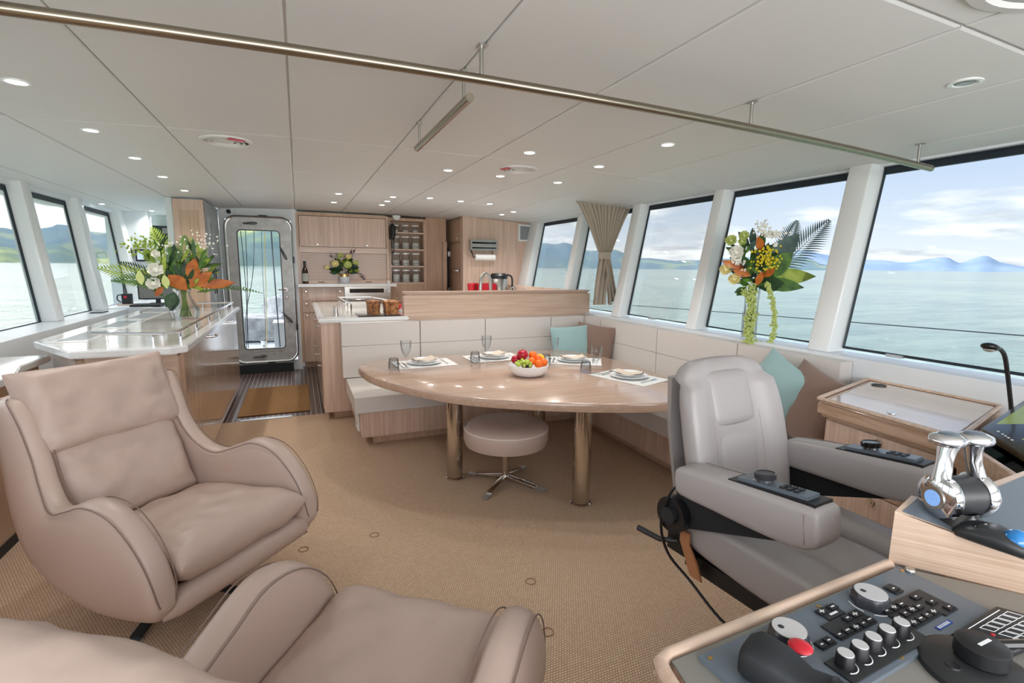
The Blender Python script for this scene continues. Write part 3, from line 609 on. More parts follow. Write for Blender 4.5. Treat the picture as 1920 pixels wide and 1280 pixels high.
for i, z in enumerate(SHZ):
    h = 0.19 if i < 3 else 0.11; r = .062 if i < 3 else .055
    for j, x in enumerate((1.385, 1.535, 1.69)):
        q = thing('storage_jar', ('small clear' if i == 3 else 'tall clear')+' storage jar with white lid, %s of the %s shelf' % (coln[j], rown[i]), 'jar', (x, 7.84, z), 0, 'storage jars on the open shelves')
        build('body', MB().lathe([(0, .001), (r, .001), (r, h-.02), (r*.96, h-.015)], (x, 7.84, z), 18), 'clear_glass', q)
        build('lid', MB().lathe([(0, h-.02), (r*1.03, h-.02), (r*1.03, h), (0, h+.002)], (x, 7.84, z), 18), 'porcelain', q)
        f = (.62, .45, .5, .35)[i]; build('contents', MB().lathe([(0, .004), (r*.9, .004), (r*.9, h*f), (0, h*f)], (x, 7.84, z), 14), 'jar_fill', q)
t = thing('wall_telephone', 'black handset with a dangling cord, left edge of the jar shelves', 'telephone', (1.30, 7.68, 1.7))
build('handset', MB().tube([(1.30, 7.66, 2.08), (1.325, 7.64, 2.05), (1.325, 7.645, 1.93), (1.30, 7.66, 1.88)], [.03, .035, .03, .034], 10), 'black', t); build('cradle', B(1.275, 1.345, 7.67, 7.73, 1.87, 2.06, .012), 'black_soft', t)
build('cord', MB().tube(spline([(1.30, 7.66, 1.88), (1.29, 7.65, 1.75), (1.31, 7.65, 1.66), (1.33, 7.65, 1.76), (1.33, 7.66, 1.88)], 6), .006, 6), 'black', t)
t = thing('smoke_detector', 'white domed smoke detector under the ceiling above the jar shelves', 'detector', (1.37, 7.62, 2.2)); build('base', MB().lathe([(0, .012), (.06, .012), (.06, -.01), (.05, -.015)], (1.37, 7.62, 2.20), 20), 'white_gloss', t); build('dome', MB().lathe([(.05, -.012), (.045, -.04), (.02, -.055), (0, -.057)], (1.37, 7.62, 2.20), 20), 'white_gloss', t)
# pantry face on the side of the oak bulkhead
t = thing('pantry_cupboard', 'oak cupboard face turned sideways, small door above a tall one', 'cupboard', (2.24, 7.7, 0))
d = build('upper_door', B(2.245, 2.268, 7.26, 8.08, 1.86, 2.19, .003), 'oak_dim_z', t); knob(d, (2.245, 7.42, 1.90), (-1, 0, 0), .012); knob(d, (2.245, 8.0, 1.90), (-1, 0, 0), .012)
d = build('lower_door', B(2.245, 2.268, 7.30, 7.92, 0.08, 1.82, .003), 'oak_dim_z', t)
build('lever', MB().tube([(2.24, 7.33, 1.42), (2.19, 7.33, 1.42), (2.18, 7.44, 1.42)], .014, 8), 'chrome', d); build('rose', MB().cyl((2.245, 7.33, 1.42), (2.22, 7.33, 1.42), .026), 'chrome', d)
build('hinge_strip', B(2.235, 2.262, 7.95, 8.02, 0.08, 1.78, .002), 'black', t)
for z in (1.68, 1.1): build('hinge', B(2.225, 2.245, 7.9, 7.96, z-.04, z+.04, .004), 'steel', t)
# wrap dispenser, paper roll, vent frame on the oak bulkhead
def w7(px, py): return at(px, py, y=7.13)
t = thing('wrap_dispenser', 'stainless wall dispenser for kitchen wrap on the oak bulkhead', 'dispenser', (2.53, 7.12, 1.75))
build('body', B(2.325, 2.735, 7.04, 7.148, 1.72, 1.875, .01, 3), 'steel', t); build('slot', B(2.345, 2.715, 7.033, 7.042, 1.815, 1.84, .003), 'black_gloss', t); build('slot', B(2.345, 2.715, 7.033, 7.042, 1.745, 1.765, .003), 'black_gloss', t)
t = thing('paper_roll', 'white kitchen paper roll hanging under the steel dispenser', 'paper roll', (2.56, 7.08, 1.62)); build('roll', MB().cyl((2.40, 7.08, 1.62), (2.71, 7.08, 1.62), .045, seg=20), 'paper', t)
build('holder', MB().tube([(2.355, 7.14, 1.72), (2.36, 7.08, 1.68), (2.375, 7.08, 1.62), (2.72, 7.08, 1.62)], .009, 8).tube([(2.68, 7.08, 1.62), (2.68, 7.10, 1.72)], .006, 6), 'black', t)
t = thing('ventilation_grille', 'small white framed grey vent high on the oak bulkhead near the window', 'vent', (3.2, 7.12, 2.0))
a, b = w7(972, 420), w7(1000, 453); build('frame', ring_y([(a.x, b.z), (b.x, b.z), (b.x, a.z-.012), (a.x, a.z)], [(a.x+.025, b.z+.025), (b.x-.025, b.z+.025), (b.x-.025, a.z-.037), (a.x+.025, a.z-.025)], 7.115, 7.148), 'white_gloss', t)
build('mesh', B(a.x+.02, b.x-.02, 7.13, 7.146, b.z+.02, a.z-.03), 'grey_line', t)

# ================================================================== PENINSULA AND U-SHAPED COUNTER
t = thing('galley_island', 'oak galley counter unit with rounded end post and white top behind the settee', 'cabinet', (0.6, 6.1, 0))
build('body', B(0.175, 0.98, 5.02, 7.12, 0.075, 0.948, .018, 3), 'oak_z', t); build('toe_kick', B(0.26, 0.95, 5.09, 7.08, 0, 0.08), 'oak_dim_z', t)
dd = MB()
for y0, y1 in ((5.12, 5.8), (5.82, 6.5), (6.52, 7.08)):
    for z0, z1 in ((0.10, 0.52), (0.53, 0.93)):
        d = build('drawer', B(0.168, 0.178, y0, y1, z0, z1, .003), 'oak_gloss_z', t); knob(d, (0.168, (y0+y1)/2, z1-.06), (-1, 0, 0), .012)
t = thing('island_worktop', 'white worktop of the galley island with a thick edge', 'worktop', (0.6, 6.1, 0.95)); build('slab', MB().prism([(0.15, 4.98), (0.955, 4.98), (1.0, 5.0), (1.0, 7.18), (0.15, 7.18)], 0.949, 0.992, .012), 'corian', t)
build('inlay', B(0.21, 0.93, 5.10, 7.12, 0.9915, 0.9935), 'counter_top', t)
t = thing('serving_bulkhead', 'oak upstand panel with rounded end standing along the back of the settee', 'panel', (2.0, 5.05, 0))
build('board', MB().prism([(0.955, 5.01), (3.10, 5.01), (3.10, 5.11), (0.955, 5.11)], 0.40, 1.215, .02, 3), 'oak_pale_x', t); build('cap', MB().prism([(0.945, 5.0), (3.10, 5.0), (3.10, 5.12), (0.945, 5.12)], 1.216, 1.236, .02, 3), 'oak_x', t)
t = thing('galley_side_counter', 'oak and white galley counter running under the aft right windows', 'counter', (2.8, 6.2, 0))
build('body', MB().box(1.02, 3.03, 5.13, 5.70, 0.0, 0.96).box(2.0, 3.03, 5.70, 7.13, 0.0, 0.96), 'oak_z', t); build('top', MB().box(1.02, 3.04, 5.125, 5.74, 0.96, 1.0, .005).box(1.97, 3.04, 5.745, 7.14, 0.96, 1.0, .005), 'corian', t)
build('fiddle_board', MB().hexa([(2.50, 7.0, 1.0), (2.98, 5.2, 1.0), (3.02, 5.2, 1.0), (2.54, 7.0, 1.0)], [(2.50, 7.0, 1.255), (2.98, 5.2, 1.225), (3.02, 5.2, 1.225), (2.54, 7.0, 1.255)], .004), 'oak_y', t)
# tap, kettle, red appliance, small tap
t = thing('galley_tap', 'tall arched brushed steel tap rising behind the oak upstand', 'tap', (2.24, 5.5, 1.0))
build('spout', MB().tube(spline([(2.06, 5.5, 1.0), (2.055, 5.5, 1.25), (2.04, 5.49, 1.36), (1.98, 5.48, 1.41), (1.93, 5.47, 1.35), (1.915, 5.46, 1.22)], 6), .019, 12), 'steel', t); build('base', MB().cyl((2.06, 5.5, 1.0), (2.06, 5.5, 1.05), .03), 'steel', t)
t = thing('filter_tap', 'small curved steel tap to the right of the arched galley tap', 'tap', (2.35, 5.5, 1.0))
build('spout', MB().tube(spline([(2.38, 5.5, 1.0), (2.38, 5.5, 1.22), (2.36, 5.5, 1.25), (2.32, 5.5, 1.24), (2.31, 5.5, 1.2)], 5), .008, 8), 'steel', t); build('lever', MB().cyl((2.5, 5.5, 1.0), (2.5, 5.5, 1.25), .010, .012, 8), 'steel', t)
t = thing('coffee_machine', 'red countertop coffee maker behind the arched tap', 'coffee machine', (2.2, 6.3, 1.0))
build('body', MB().box(2.13, 2.38, 6.15, 6.4, 1.0, 1.27, .03, 3), 'red_plastic', t); build('tank', MB().cyl((2.07, 6.25, 1.0), (2.07, 6.25, 1.25), .05, seg=18), 'red_plastic', t); build('lid', MB().cyl((2.07, 6.25, 1.252), (2.07, 6.25, 1.27), .052, seg=18), 'red', t)
t = thing('electric_urn', 'black and chrome electric kettle right of the red coffee maker', 'kettle', (2.47, 6.3, 1.0)); build('body', MB().lathe([(0, 0), (.11, 0), (.115, .02), (.115, .33), (.10, .35)], (2.47, 6.3, 1.0), 22), 'steel', t)
build('lid', MB().lathe([(.118, .33), (.12, .37), (.09, .40), (0, .405)], (2.47, 6.3, 1.0), 22), 'black', t); build('handle', MB().tube(spline([(2.56, 6.25, 1.38), (2.63, 6.22, 1.34), (2.62, 6.22, 1.1), (2.57, 6.25, 1.05)], 5), .012, 8), 'black', t)
t = thing('red_kettle', 'dark red pot just visible beyond the left end of the oak upstand', 'pot', (.99, 5.62, 1.0)); build('body', MB().ball((.99, 5.62, 1.045), .06, (1, 1, .75), 16, 10), 'red_plastic', t); build('lid', MB().lathe([(.05, .092), (.04, .105), (.012, .108), (.012, .12), (0, .122)], (.99, 5.62, .994), 16), 'black', t)
# fiddle rails and tray on the island
t = thing('fiddle_rail', 'low white metal fiddle rail round the hob corner of the island top', 'rail', (0.6, 6.0, 0.993)); m = MB()
a, b, c, d = (0.50, 5.55, 1.08), (0.46, 6.75, 1.08), (0.86, 6.75, 1.08), (1.0, 5.9, 1.08)
m.tube([a, b, c, d], .007, 8); m.tube([(a[0], a[1], 1.04), (b[0], b[1], 1.04)], .005, 6)
build('top_bar', m, 'white_gloss', t)
for p in (a, (0.49, 5.85, 0), (0.475, 6.3, 0), b, c, (0.93, 6.3, 0), d): build('post', MB().cyl((p[0], p[1], 0.993), (p[0], p[1], 1.08), .007, seg=8), 'chrome', t)
t = thing('perspex_stop', 'clear perspex guard plate with a steel foot on the left of the island top', 'guard', (0.33, 5.4, 0.993)); build('plate', B(0.325, 0.331, 5.25, 5.65, 0.994, 1.07, .002), 'perspex', t); build('foot', MB().cyl((0.328, 5.22, 0.993), (0.328, 5.22, 1.075), .018, .014), 'steel', t)
t = thing('glass_tray', 'clear glass tray with a rim under the two loaves', 'tray', (0.78, 5.2, 0.994)); build('base', B(0.52, 1.0-.06, 5.05, 5.38, 0.994, 1.0, .003), 'perspex', t); build('rim', MB().tube([(0.52, 5.05, 1.012), (0.94, 5.05, 1.012), (0.94, 5.38, 1.012), (0.52, 5.38, 1.012)], .005, 6, closed=True), 'clear_glass', t)
def loaf(x, y, lab, m_, sx, h, seed):
    t = thing('bread_loaf', lab, 'bread', (x, y, 1.0)); mb = MB(); tb = bmesh.new(); bmesh.ops.create_cube(tb, size=2); bmesh.ops.subdivide_edges(tb, edges=tb.edges, cuts=6, use_grid_fill=True)
    for v in tb.verts:
        p = v.co.copy(); k = 0.86 + 0.16*max(0, p.z); q = 1 + 0.07*noise.noise(p*2.5+Vector((seed, 0, 0)))
        zz = p.z + (0.18*(1-p.x*p.x)*(1-p.y*p.y) if p.z > .5 else 0) + (0.12*noise.noise(p*3+Vector((0, 0, seed))) if p.z > 0.3 else 0)
        v.co = Vector((p.x*sx*k*q, p.y*.11*k*q, (zz+1)*h/2))
    mb._merge(tb, Matrix.Translation((x, y, 1.001))); build('crumb', mb, m_, t, sharp=60)
loaf(0.685, 5.22, 'tall rough brown loaf with torn top, left of the two loaves', 'bread_crust', .062, .135, 2); loaf(0.86, 5.22, 'smooth square brown loaf, right of the two loaves', 'bread', .072, .13, 7)
t = thing('glass_canister', 'clear glass tumbler against the end of the oak upstand', 'glass', (0.92, 4.995+.2, 1.0)); build('glass', MB().lathe([(0, .001), (.026, .001), (.030, .11), (.027, .11), (.024, .008)], (0.925, 5.44, .994), 16), 'clear_glass', t)

# ================================================================== LEFT BAR COUNTER
t = thing('bar_cabinet', 'oak bar cabinet with glossy doors facing the passage', 'cabinet', (-1.1, 5, 0))
build('body', MB().prism([(-1.50, 4.12), (-1.19, 3.56), (-0.70, 3.56), (-0.70, 6.58), (-1.50, 6.58)], 0.07, 0.955, .02, 3), 'oak_gloss_z', t)
build('end_panel', MB().prism([(-1.15, 3.545), (-0.71, 3.545), (-0.70, 3.56), (-1.15, 3.56)], 0.07, 0.955, .0), 'oak_pale_x', t); build('toe_kick', B(-1.4, -0.76, 3.62, 6.5, 0, .08), 'black_soft', t)
for k in range(5):
    y0 = 3.64 + k*0.585; d = build('door', B(-0.70, -0.685, y0, y0+.58, 0.09, 0.945, .003), 'oak_gloss_z', t)
    if k in (1, 3): build('latch_handle', MB().tube([(-0.685, y0+.44, .905), (-0.655, y0+.44, .905), (-0.65, y0+.53, .905)], .009, 8).ball((-0.652, y0+.53, .905), .013), 'chrome', d)
t = thing('bar_counter', 'white bar counter top with chamfered corners, at left behind the armchair', 'worktop', (-1.1, 5, .955))
sl = [(-1.55, 4.03), (-1.20, 3.50), (-0.72, 3.49), (-0.645, 3.57), (-0.645, 6.58), (-1.55, 6.58)]
build('slab', MB().prism(sl, 0.956, 1.0, .006), 'corian', t)
il = [(-1.50, 4.06), (-1.17, 3.56), (-0.75, 3.55), (-0.70, 3.60), (-0.70, 6.55), (-1.50, 6.55)]; build('inlay', MB().prism(il, 0.9995, 1.0015), 'counter_top', t)
t = thing('bar_rail', 'polished steel fiddle rail on short posts round the bar counter', 'rail', (-1, 5, 1.0))
rp = [(-1.20, 3.86, 1.055), (-0.80, 3.72, 1.055), (-0.735, 3.85, 1.055), (-0.70, 6.45, 1.055), (-1.05, 6.50, 1.055)]
build('top_bar', MB().tube(rp, .0095, 10), 'chrome', t)
for x, y in ((-1.12, 3.832), (-0.86, 3.741), (-0.735, 3.86), (-0.728, 4.4), (-0.72, 4.95), (-0.712, 5.5), (-0.705, 6.0), (-0.70, 6.44), (-1.0, 6.5)): build('post', MB().cyl((x, y, 1.0), (x, y, 1.055), .0075, seg=8), 'chrome', t)
gi = [(-1.335, 3.90), (-1.335, 4.62), (-1.335, 5.30), (-1.335, 5.98)]; lens_ = [.62, .60, .62, .5]
for i, ((x, y), ln) in enumerate(zip(gi, lens_)):
    t = thing('vent_grille', ['white slotted vent grille at the near end of the bar counter', 'second slotted vent grille from the near end of the bar counter', 'third slotted vent grille on the bar counter, beside the bouquet', 'farthest slotted vent grille on the bar counter'][i], 'vent', (x, y, 1.0), 0, 'vent grilles in the bar counter')
    build('frame', B(x-.10, x+.10, y, y+ln, 1.0015, 1.006, .002), 'corian', t); m = MB(); n = int((ln-.1)/.032)
    for k in range(n): m.box(x-.07, x+.07, y+.05+k*.032, y+.063+k*.032, 1.0055, 1.0068)
    build('slots', m, 'grey_line', t)['kind'] = 'stuff'
# low side counter at far left
t = thing('side_cabinet', 'low oak cabinet under a white top, at the left edge beside the armchair', 'cabinet', (-1.8, 3, 0))
build('body', MB().prism([(-1.78, .6), (-1.47, .6), (-1.47, 3.46), (-1.53, 3.72), (-1.53, 4.0), (-1.78, 4.0)], 0.0, 0.855), 'oak_dim_z', t); build('toe_line', B(-1.475, -1.462, 0.62, 4.1, 0, .05), 'black_soft', t)
t = thing('side_counter', 'white stone top of the low side cabinet at the left edge', 'worktop', (-1.8, 3, .86)); build('slab', MB().prism([(-1.79, 0.6), (-1.42, 0.6), (-1.42, 3.45), (-1.50, 3.72), (-1.50, 4.10), (-1.79, 4.10)], 0.857, 0.90, .006), 'corian', t)
struct('trim_5', B(-2.05, -1.57, 6.9, 8.28, 0.90, 0.985, .006), 'white_paint')
struct('trim_6', B(-1.62, -1.26, 6.75, 8.28, 0.90, 0.98, .006), 'white_paint')

# ---- chart nook
t = thing('marine_radio', 'black handheld radio clipped to the white nook wall', 'radio', (-2.06, 8.25, 1.55)); build('body', B(-2.10, -2.03, 8.225, 8.27, 1.51, 1.66, .01), 'black', t); build('screen', B(-2.09, -2.045, 8.220, 8.227, 1.605, 1.635), 'screen_pale', t); build('knob', MB().cyl((-2.045, 8.25, 1.66), (-2.045, 8.25, 1.685), .009), 'black', t)
build('cord', MB().tube(spline([(-2.065, 8.24, 1.51), (-2.07, 8.23, 1.35), (-2.02, 8.22, 1.22), (-1.96, 8.2, 1.15), (-2.03, 8.15, 1.0)], 6), .008, 6), 'black', t)
t = thing('instrument_display', 'small black framed instrument screen on the white nook wall', 'display', (-1.92, 8.26, 1.5)); build('case', B(-1.995, -1.842, 8.235, 8.275, 1.505, 1.668, .008), 'black', t); build('screen', B(-1.975, -1.90, 8.230, 8.237, 1.53, 1.645), 'screen_pale', t); build('buttons', MB().box(-1.88, -1.86, 8.230, 8.237, 1.54, 1.56).box(-1.88, -1.86, 8.230, 8.237, 1.58, 1.60).box(-1.88, -1.86, 8.230, 8.237, 1.62, 1.64), 'panel_grey', t)
t = thing('computer_monitor', 'dark grey monitor on the chart table behind the orange-leaved bouquet', 'monitor', (-1.66, 7.5, 1.0)); build('bezel', B(-1.83, -1.44, 7.5, 7.54, 1.04, 1.40, .006), 'black', t); build('screen', B(-1.815, -1.455, 7.495, 7.502, 1.055, 1.385), 'panel_grey', t); build('stand', MB().box(-1.72, -1.55, 7.48, 7.60, .985, .995, .003).box(-1.66, -1.61, 7.53, 7.56, .99, 1.08), 'black', t)
t = thing('laptop', 'dark closed laptop lying in front of the nook monitor', 'laptop', (-1.62, 7.2, .985)); build('body', B(-1.80, -1.50, 7.0, 7.28, .987, 1.0, .004), 'black', t); build('lid', B(-1.80, -1.50, 7.0, 7.28, 1.001, 1.008, .003), 'black_soft', t)
t = thing('radio_charger', 'dark handheld radio standing in its charger on a wooden block', 'radio', (-1.92, 7.35, .985)); build('block', B(-1.99, -1.84, 7.28, 7.42, .986, 1.0, .003), 'oak_x', t); build('cup', B(-1.95, -1.86, 7.31, 7.40, 1.0, 1.12, .012), 'black_soft', t); build('badge', B(-1.925, -1.895, 7.305, 7.312, 1.07, 1.10), 'red', t); build('antenna', MB().cyl((-1.93, 7.35, 1.12), (-1.935, 7.35, 1.27), .007, .004), 'black', t)
build('handle_loop', MB().tube(spline([(-1.95, 7.33, 1.11), (-1.99, 7.33, 1.10), (-1.995, 7.33, 1.05), (-1.96, 7.33, 1.02)], 5), .007, 6), 'black', t)
t = thing('smartphone', 'black phone lying on the white ledge below the left windows', 'phone', (-1.93, 6.45, .975)); build('body', B(-1.97, -1.87, 6.35, 6.55, .9755, .984, .003), 'black', t); build('screen', B(-1.965, -1.875, 6.36, 6.54, .984, .985), 'black_gloss', t)
t = thing('electronics_rack', 'black rack of radio sets high at the back of the nook', 'rack', (-1.8, 9.1, 1.9)); build('case', B(-1.94, -1.64, 9.0, 9.2, 1.75, 2.03, .006), 'black', t)
for k, (x0, x1, z0, z1, m_) in enumerate(((-1.92, -1.84, 1.78, 2.0, 'leaf_dark'), (-1.82, -1.70, 1.92, 2.0, 'panel_grey'), (-1.82, -1.70, 1.79, 1.89, 'panel_dark'), (-1.69, -1.655, 1.77, 2.01, 'screen_pale'))): build('panel', B(x0, x1, 8.99, 9.002, z0, z1), m_, t)
t = thing('wall_handset', 'black telephone handset with white keypad below the radio rack', 'telephone', (-1.85, 9.1, 1.6)); build('base', B(-1.80, -1.66, 9.12, 9.2, 1.48, 1.71, .006), 'white_gloss', t); build('handset', MB().tube([(-1.89, 9.1, 1.71), (-1.86, 9.07, 1.68), (-1.86, 9.07, 1.52), (-1.89, 9.1, 1.46)], [.03, .034, .03, .034], 8), 'black', t)
k_ = MB()
for i in range(3):
    for j in range(4): k_.box(-1.785+i*.035, -1.76+i*.035, 9.11, 9.121, 1.50+j*.03, 1.52+j*.03)
build('keys', k_, 'key', t)

# ================================================================== SETTEE
t = thing('corner_settee', 'long L-shaped cream leather corner settee on an oak plinth', 'sofa', (1.8, 4.5, 0))
build('plinth', MB().prism([(0.42, 4.14), (2.42, 4.14), (2.42, 1.92), (3.04, 1.92), (3.04, 4.98), (0.42, 4.98)], 0.075, 0.30, .012), 'oak_z', t)
build('toe_kick', MB().prism([(0.52, 4.22), (2.50, 4.22), (2.50, 1.97), (3.03, 1.97), (3.03, 4.95), (0.52, 4.95)], 0.0, 0.078), 'oak_dim_z', t)
build('end_vent', MB().tube([(0.408, y, z) for y, z in ((4.25, .11), (4.42, .11), (4.42, .28), (4.25, .28))], .008, 5, closed=True).tube([(0.408, 4.25, .195), (0.408, 4.42, .195)], .006, 5), 'white_gloss', t)
def seat(pts): return MB().prism(pts, 0.302, 0.432, .05, 4)
def rbox(x0, x1, y0, y1, z0, z1, b=.03, s=3): return B(x0, x1, y0, y1, z0, z1, b, s)
build('seat_cushion', rbox(0.37, 1.105, 4.10, 4.90, .302, .432), 'leather_cream', t); build('seat_cushion', rbox(1.109, 2.36, 4.10, 4.90, .302, .432), 'leather_cream', t)
build('seat_cushion', rbox(2.364, 2.98, 3.55, 4.90, .302, .432), 'leather_cream', t); build('seat_cushion', rbox(2.364, 2.98, 1.93, 3.546, .302, .432), 'leather_cream', t)
def backc(x0, x1, y0, y1, ax):
    m = MB(); m.box(x0, x1, y0, y1, .44, .738, .022, 3); m.box(x0, x1, y0, y1, .742, .955, .022, 3)
    o = build('back_cushion', m, 'leather_cream', t)
    s = MB(); (s.box(x0+.08, x1-.08, y0+.001, y0+.02, .734, .746) if ax == 'y' else s.box(x0+.001, x0+.02, y0+.08, y1-.08, .734, .746)); build('seam', s, 'seam_cream', o)
for x0, x1 in ((0.345, 1.075), (1.083, 1.757), (1.765, 2.52), (2.528, 2.94)): backc(x0, x1, 4.86, 4.995, 'y')
for y0, y1 in ((4.52, 4.85), (3.60, 4.512), (2.70, 3.592), (1.93, 2.692)): backc(2.94, 3.045, y0, y1, 'x')
# throw pillows
def throw(lab, m_, px, py, z, size, tilt, rz, seed, roll=0.0, grp='throw pillows on the settee', c=None):
    M = Matrix.Translation(c) @ Matrix.Rotation(rz, 4, 'Z') @ Matrix.Rotation(tilt, 4, 'X') @ Matrix.Rotation(roll, 4, 'Z')
    o = thing('throw_pillow', lab, 'pillow', c, 0, grp)
    build('cover', MB().pillow(size, size, .17, 18, 2.4, M, .010, .05, seed, .55), m_, o, sharp=75)
R_d = math.radians
throw('brown linen pillow peeking out behind the teal one in the far corner', 'linen_brown', 0, 0, 0, .47, R_d(78), R_d(-64), 5, c=(2.80, 4.44, .675), roll=R_d(-4))
throw('teal linen pillow standing in the far corner behind the dining table', 'linen_teal', 0, 0, 0, .46, R_d(76), R_d(-8), 3, c=(2.60, 4.50, .665), roll=R_d(3))
p_ = at(1452, 738, x=2.76); throw('teal linen pillow standing on one corner behind the helm chair', 'linen_teal', 0, 0, 0, .45, R_d(72), R_d(-94), 7, c=tuple(p_), roll=R_d(-22))
p_ = at(1525, 763, x=2.77) + Vector((0, .03, 0)); throw('brown linen pillow leaning beside the wooden chart desk', 'linen_brown', 0, 0, 0, .45, R_d(72), R_d(-104), 11, c=tuple(p_), roll=R_d(-12))

# ================================================================== DINING TABLE
t = thing('dining_table', 'large rounded triangular oak dining table on bronze metal legs', 'table', (1.5, 3.4, 0))
tp = [(0.40, 4.02), (0.44, 3.70), (0.545, 3.42), (0.76, 3.06), (0.98, 2.82), (1.32, 2.59), (1.62, 2.44), (1.94, 2.33), (2.20, 2.33), (2.38, 2.48), (2.47, 2.80), (2.52, 3.30), (2.50, 3.80), (2.40, 4.12), (2.18, 4.27), (1.60, 4.31), (1.0, 4.31), (0.62, 4.29), (0.46, 4.20)]
tps = [(v.x, v.y) for v in spline([(x, y, 0) for x, y in tp + [tp[0]]], 4)][:-1]
m = MB(); tb = bmesh.new(); n = len(tps)
import mathutils
cx_, cy_ = 1.5, 3.4
def insetp(d): return [(x + (cx_-x)*d/math.hypot(cx_-x, cy_-y), y + (cy_-y)*d/math.hypot(cx_-x, cy_-y)) for x, y in tps]
rings = [[(x, y, z) for x, y in insetp(d)] for d, z in ((.012, .640), (.002, .645), (0, .655), (0, .688), (.004, .696), (.012, .700))]
build('tabletop', MB().loft(rings), 'oak_table', t, sharp=30)
for x, y, r in ((0.965, 3.29, .056), (1.60, 2.615, .056), (1.85, 3.75, .056)):
    l = build('leg', MB().cyl((x, y, 0.0), (x, y, .64), r, seg=32), 'bronze_chrome', t); build('foot_ring', MB().lathe([(r+.002, .0), (r+.012, .0), (r+.012, .008), (r+.002, .014)], (x, y, 0), 28), 'chrome', l)
# place settings
def wineglass(x, y, lab):
    q = thing('wine_glass', lab, 'wine glass', (x, y, .702), 0, 'wine glasses on the dining table')
    build('bowl', MB().lathe([(.004, .085), (.018, .10), (.036, .135), (.042, .175), (.044, .215), (.0425, .215), (.040, .175), (.034, .137), (.016, .104), (0, .10)], (x, y, .702), 24), 'clear_glass', q)
    build('stem', MB().lathe([(.010, .006), (.005, .02), (.0045, .06), (.008, .085), (.012, .098), (0, .10)], (x, y, .702), 14), 'clear_glass', q)
    build('foot', MB().lathe([(0, .0005), (.034, .0005), (.035, .003), (.010, .007), (0, .007)], (x, y, .702), 22), 'clear_glass', q)
def tumbler(x, y, lab):
    q = thing('tumbler', lab, 'glass', (x, y, .702), 0, 'upturned tumblers on the dining table')
    build('glass', MB().lathe([(.042, 0.001), (.041, .045), (.036, .082), (.030, .088), (0, .089)], (x, y, .702), 22), 'smoke_glass', q)
    build('inner_wall', MB().lathe([(.039, .001), (.038, .045), (.033, .076), (0, .079)], (x, y, .702), 22), 'clear_glass', q)
def setting(c, rz, who, wg, tm):
    M = Matrix.Translation((c[0], c[1], .7005)) @ Matrix.Rotation(rz, 4, 'Z'); G = lambda x, y, z=0: tuple(M @ Vector((x, y, z)))
    q = thing('placemat', 'pale rectangular placemat %s' % who, 'placemat', (c[0], c[1], .7005), rz, 'placemats'); build('sheet', MB().box(-.24, .24, -.165, .165, 0, .0022, .0, M=M), 'placemat', q)
    stack = []
    for nm, r, z, lab in (('dinner_plate', .138, .0025, 'white dinner plate under a smaller plate, %s'), ('side_plate', .106, .018, 'smaller white plate on top of the dinner plate, %s')):
        p = thing(nm, lab % who, 'plate', G(0, 0, z), rz, 'plates'); build('dish', MB().lathe([(0, .001), (r*.62, .001), (r*.70, .004), (r, .016), (r+.002, .018), (r, .019), (r*.68, .008), (0, .006)], G(0, 0, z), 36), 'porcelain', p)
    n_ = thing('napkin', 'folded beige napkin lying on the plates, %s' % who, 'napkin', G(0, 0, .034), rz, 'napkins'); mb = MB(); tb = bmesh.new(); k = 8; V = {}
    for a in range(k+1):
        for b in range(k+1):
            x, y = -.095+.19*a/k, -.062+.124*b/k; V[a, b] = tb.verts.new((x, y, .004*math.sin(a*.9+1)+.004*math.cos(b*1.1) + (.010*((x/.095)**2))))
    for a in range(k):
        for b in range(k): tb.faces.new((V[a, b], V[a+1, b], V[a+1, b+1], V[a, b+1]))
    ex = bmesh.ops.extrude_face_region(tb, geom=tb.faces[:]); bmesh.ops.translate(tb, vec=(0, 0, .007), verts=[e for e in ex['geom'] if isinstance(e, bmesh.types.BMVert)])
    mb._merge(tb, Matrix.Translation(G(0, 0, .028)) @ Matrix.Rotation(rz+.35, 4, 'Z')); build('cloth', mb, 'napkin', n_, sharp=60)
    f = thing('dinner_fork', 'steel fork beside the plate, %s' % who, 'fork', G(.175, 0, .003), rz, 'cutlery'); mb = MB(); mb.tube([G(.17, -.10, .004), G(.17, .02, .004), G(.17, .045, .005)], [.0045, .003, .008], 6, flat=.4)
    for o_ in (-.008, -.0027, .0027, .008): mb.tube([G(.17+o_, .045, .005), G(.17+o_, .09, .007)], .0013, 4)
    build('metal', mb, 'chrome', f)
    f = thing('table_knife', 'steel knife beside the plate, %s' % who, 'knife', G(-.175, 0, .003), rz, 'cutlery'); build('metal', MB().tube([G(-.165, -.11, .004), G(-.165, -.01, .005), G(-.163, .0, .005), G(-.163, .09, .004), G(-.163, .11, .004)], [.006, .005, .009, .008, .002], 6, flat=.3), 'chrome', f)
    f = thing('soup_spoon', 'steel spoon beside the knife, %s' % who, 'spoon', G(-.20, 0, .003), rz, 'cutlery'); build('metal', MB().tube([G(-.20, -.10, .004), G(-.20, .02, .004), G(-.20, .035, .005), G(-.20, .06, .006), G(-.20, .085, .005)], [.005, .003, .010, .016, .003], 8, flat=.4), 'chrome', f)
    wineglass(*wg, 'clear stemmed wine glass %s' % who); tumbler(*tm, 'short upturned tumbler %s' % who)
setting((0.92, 4.00), 0.04, 'at the left end of the table', (0.745, 3.87), (0.645, 3.85))
setting((1.55, 4.06), 0.04, 'behind the fruit bowl, left of it', (1.435, 3.93), (1.33, 3.92))
setting((2.13, 3.68), -0.55, 'to the right behind the fruit bowl', (1.93, 3.66), (1.84, 3.62))
setting((2.20, 2.98), -1.25, 'nearest the helm chair', (2.03, 3.16), (1.99, 3.24))
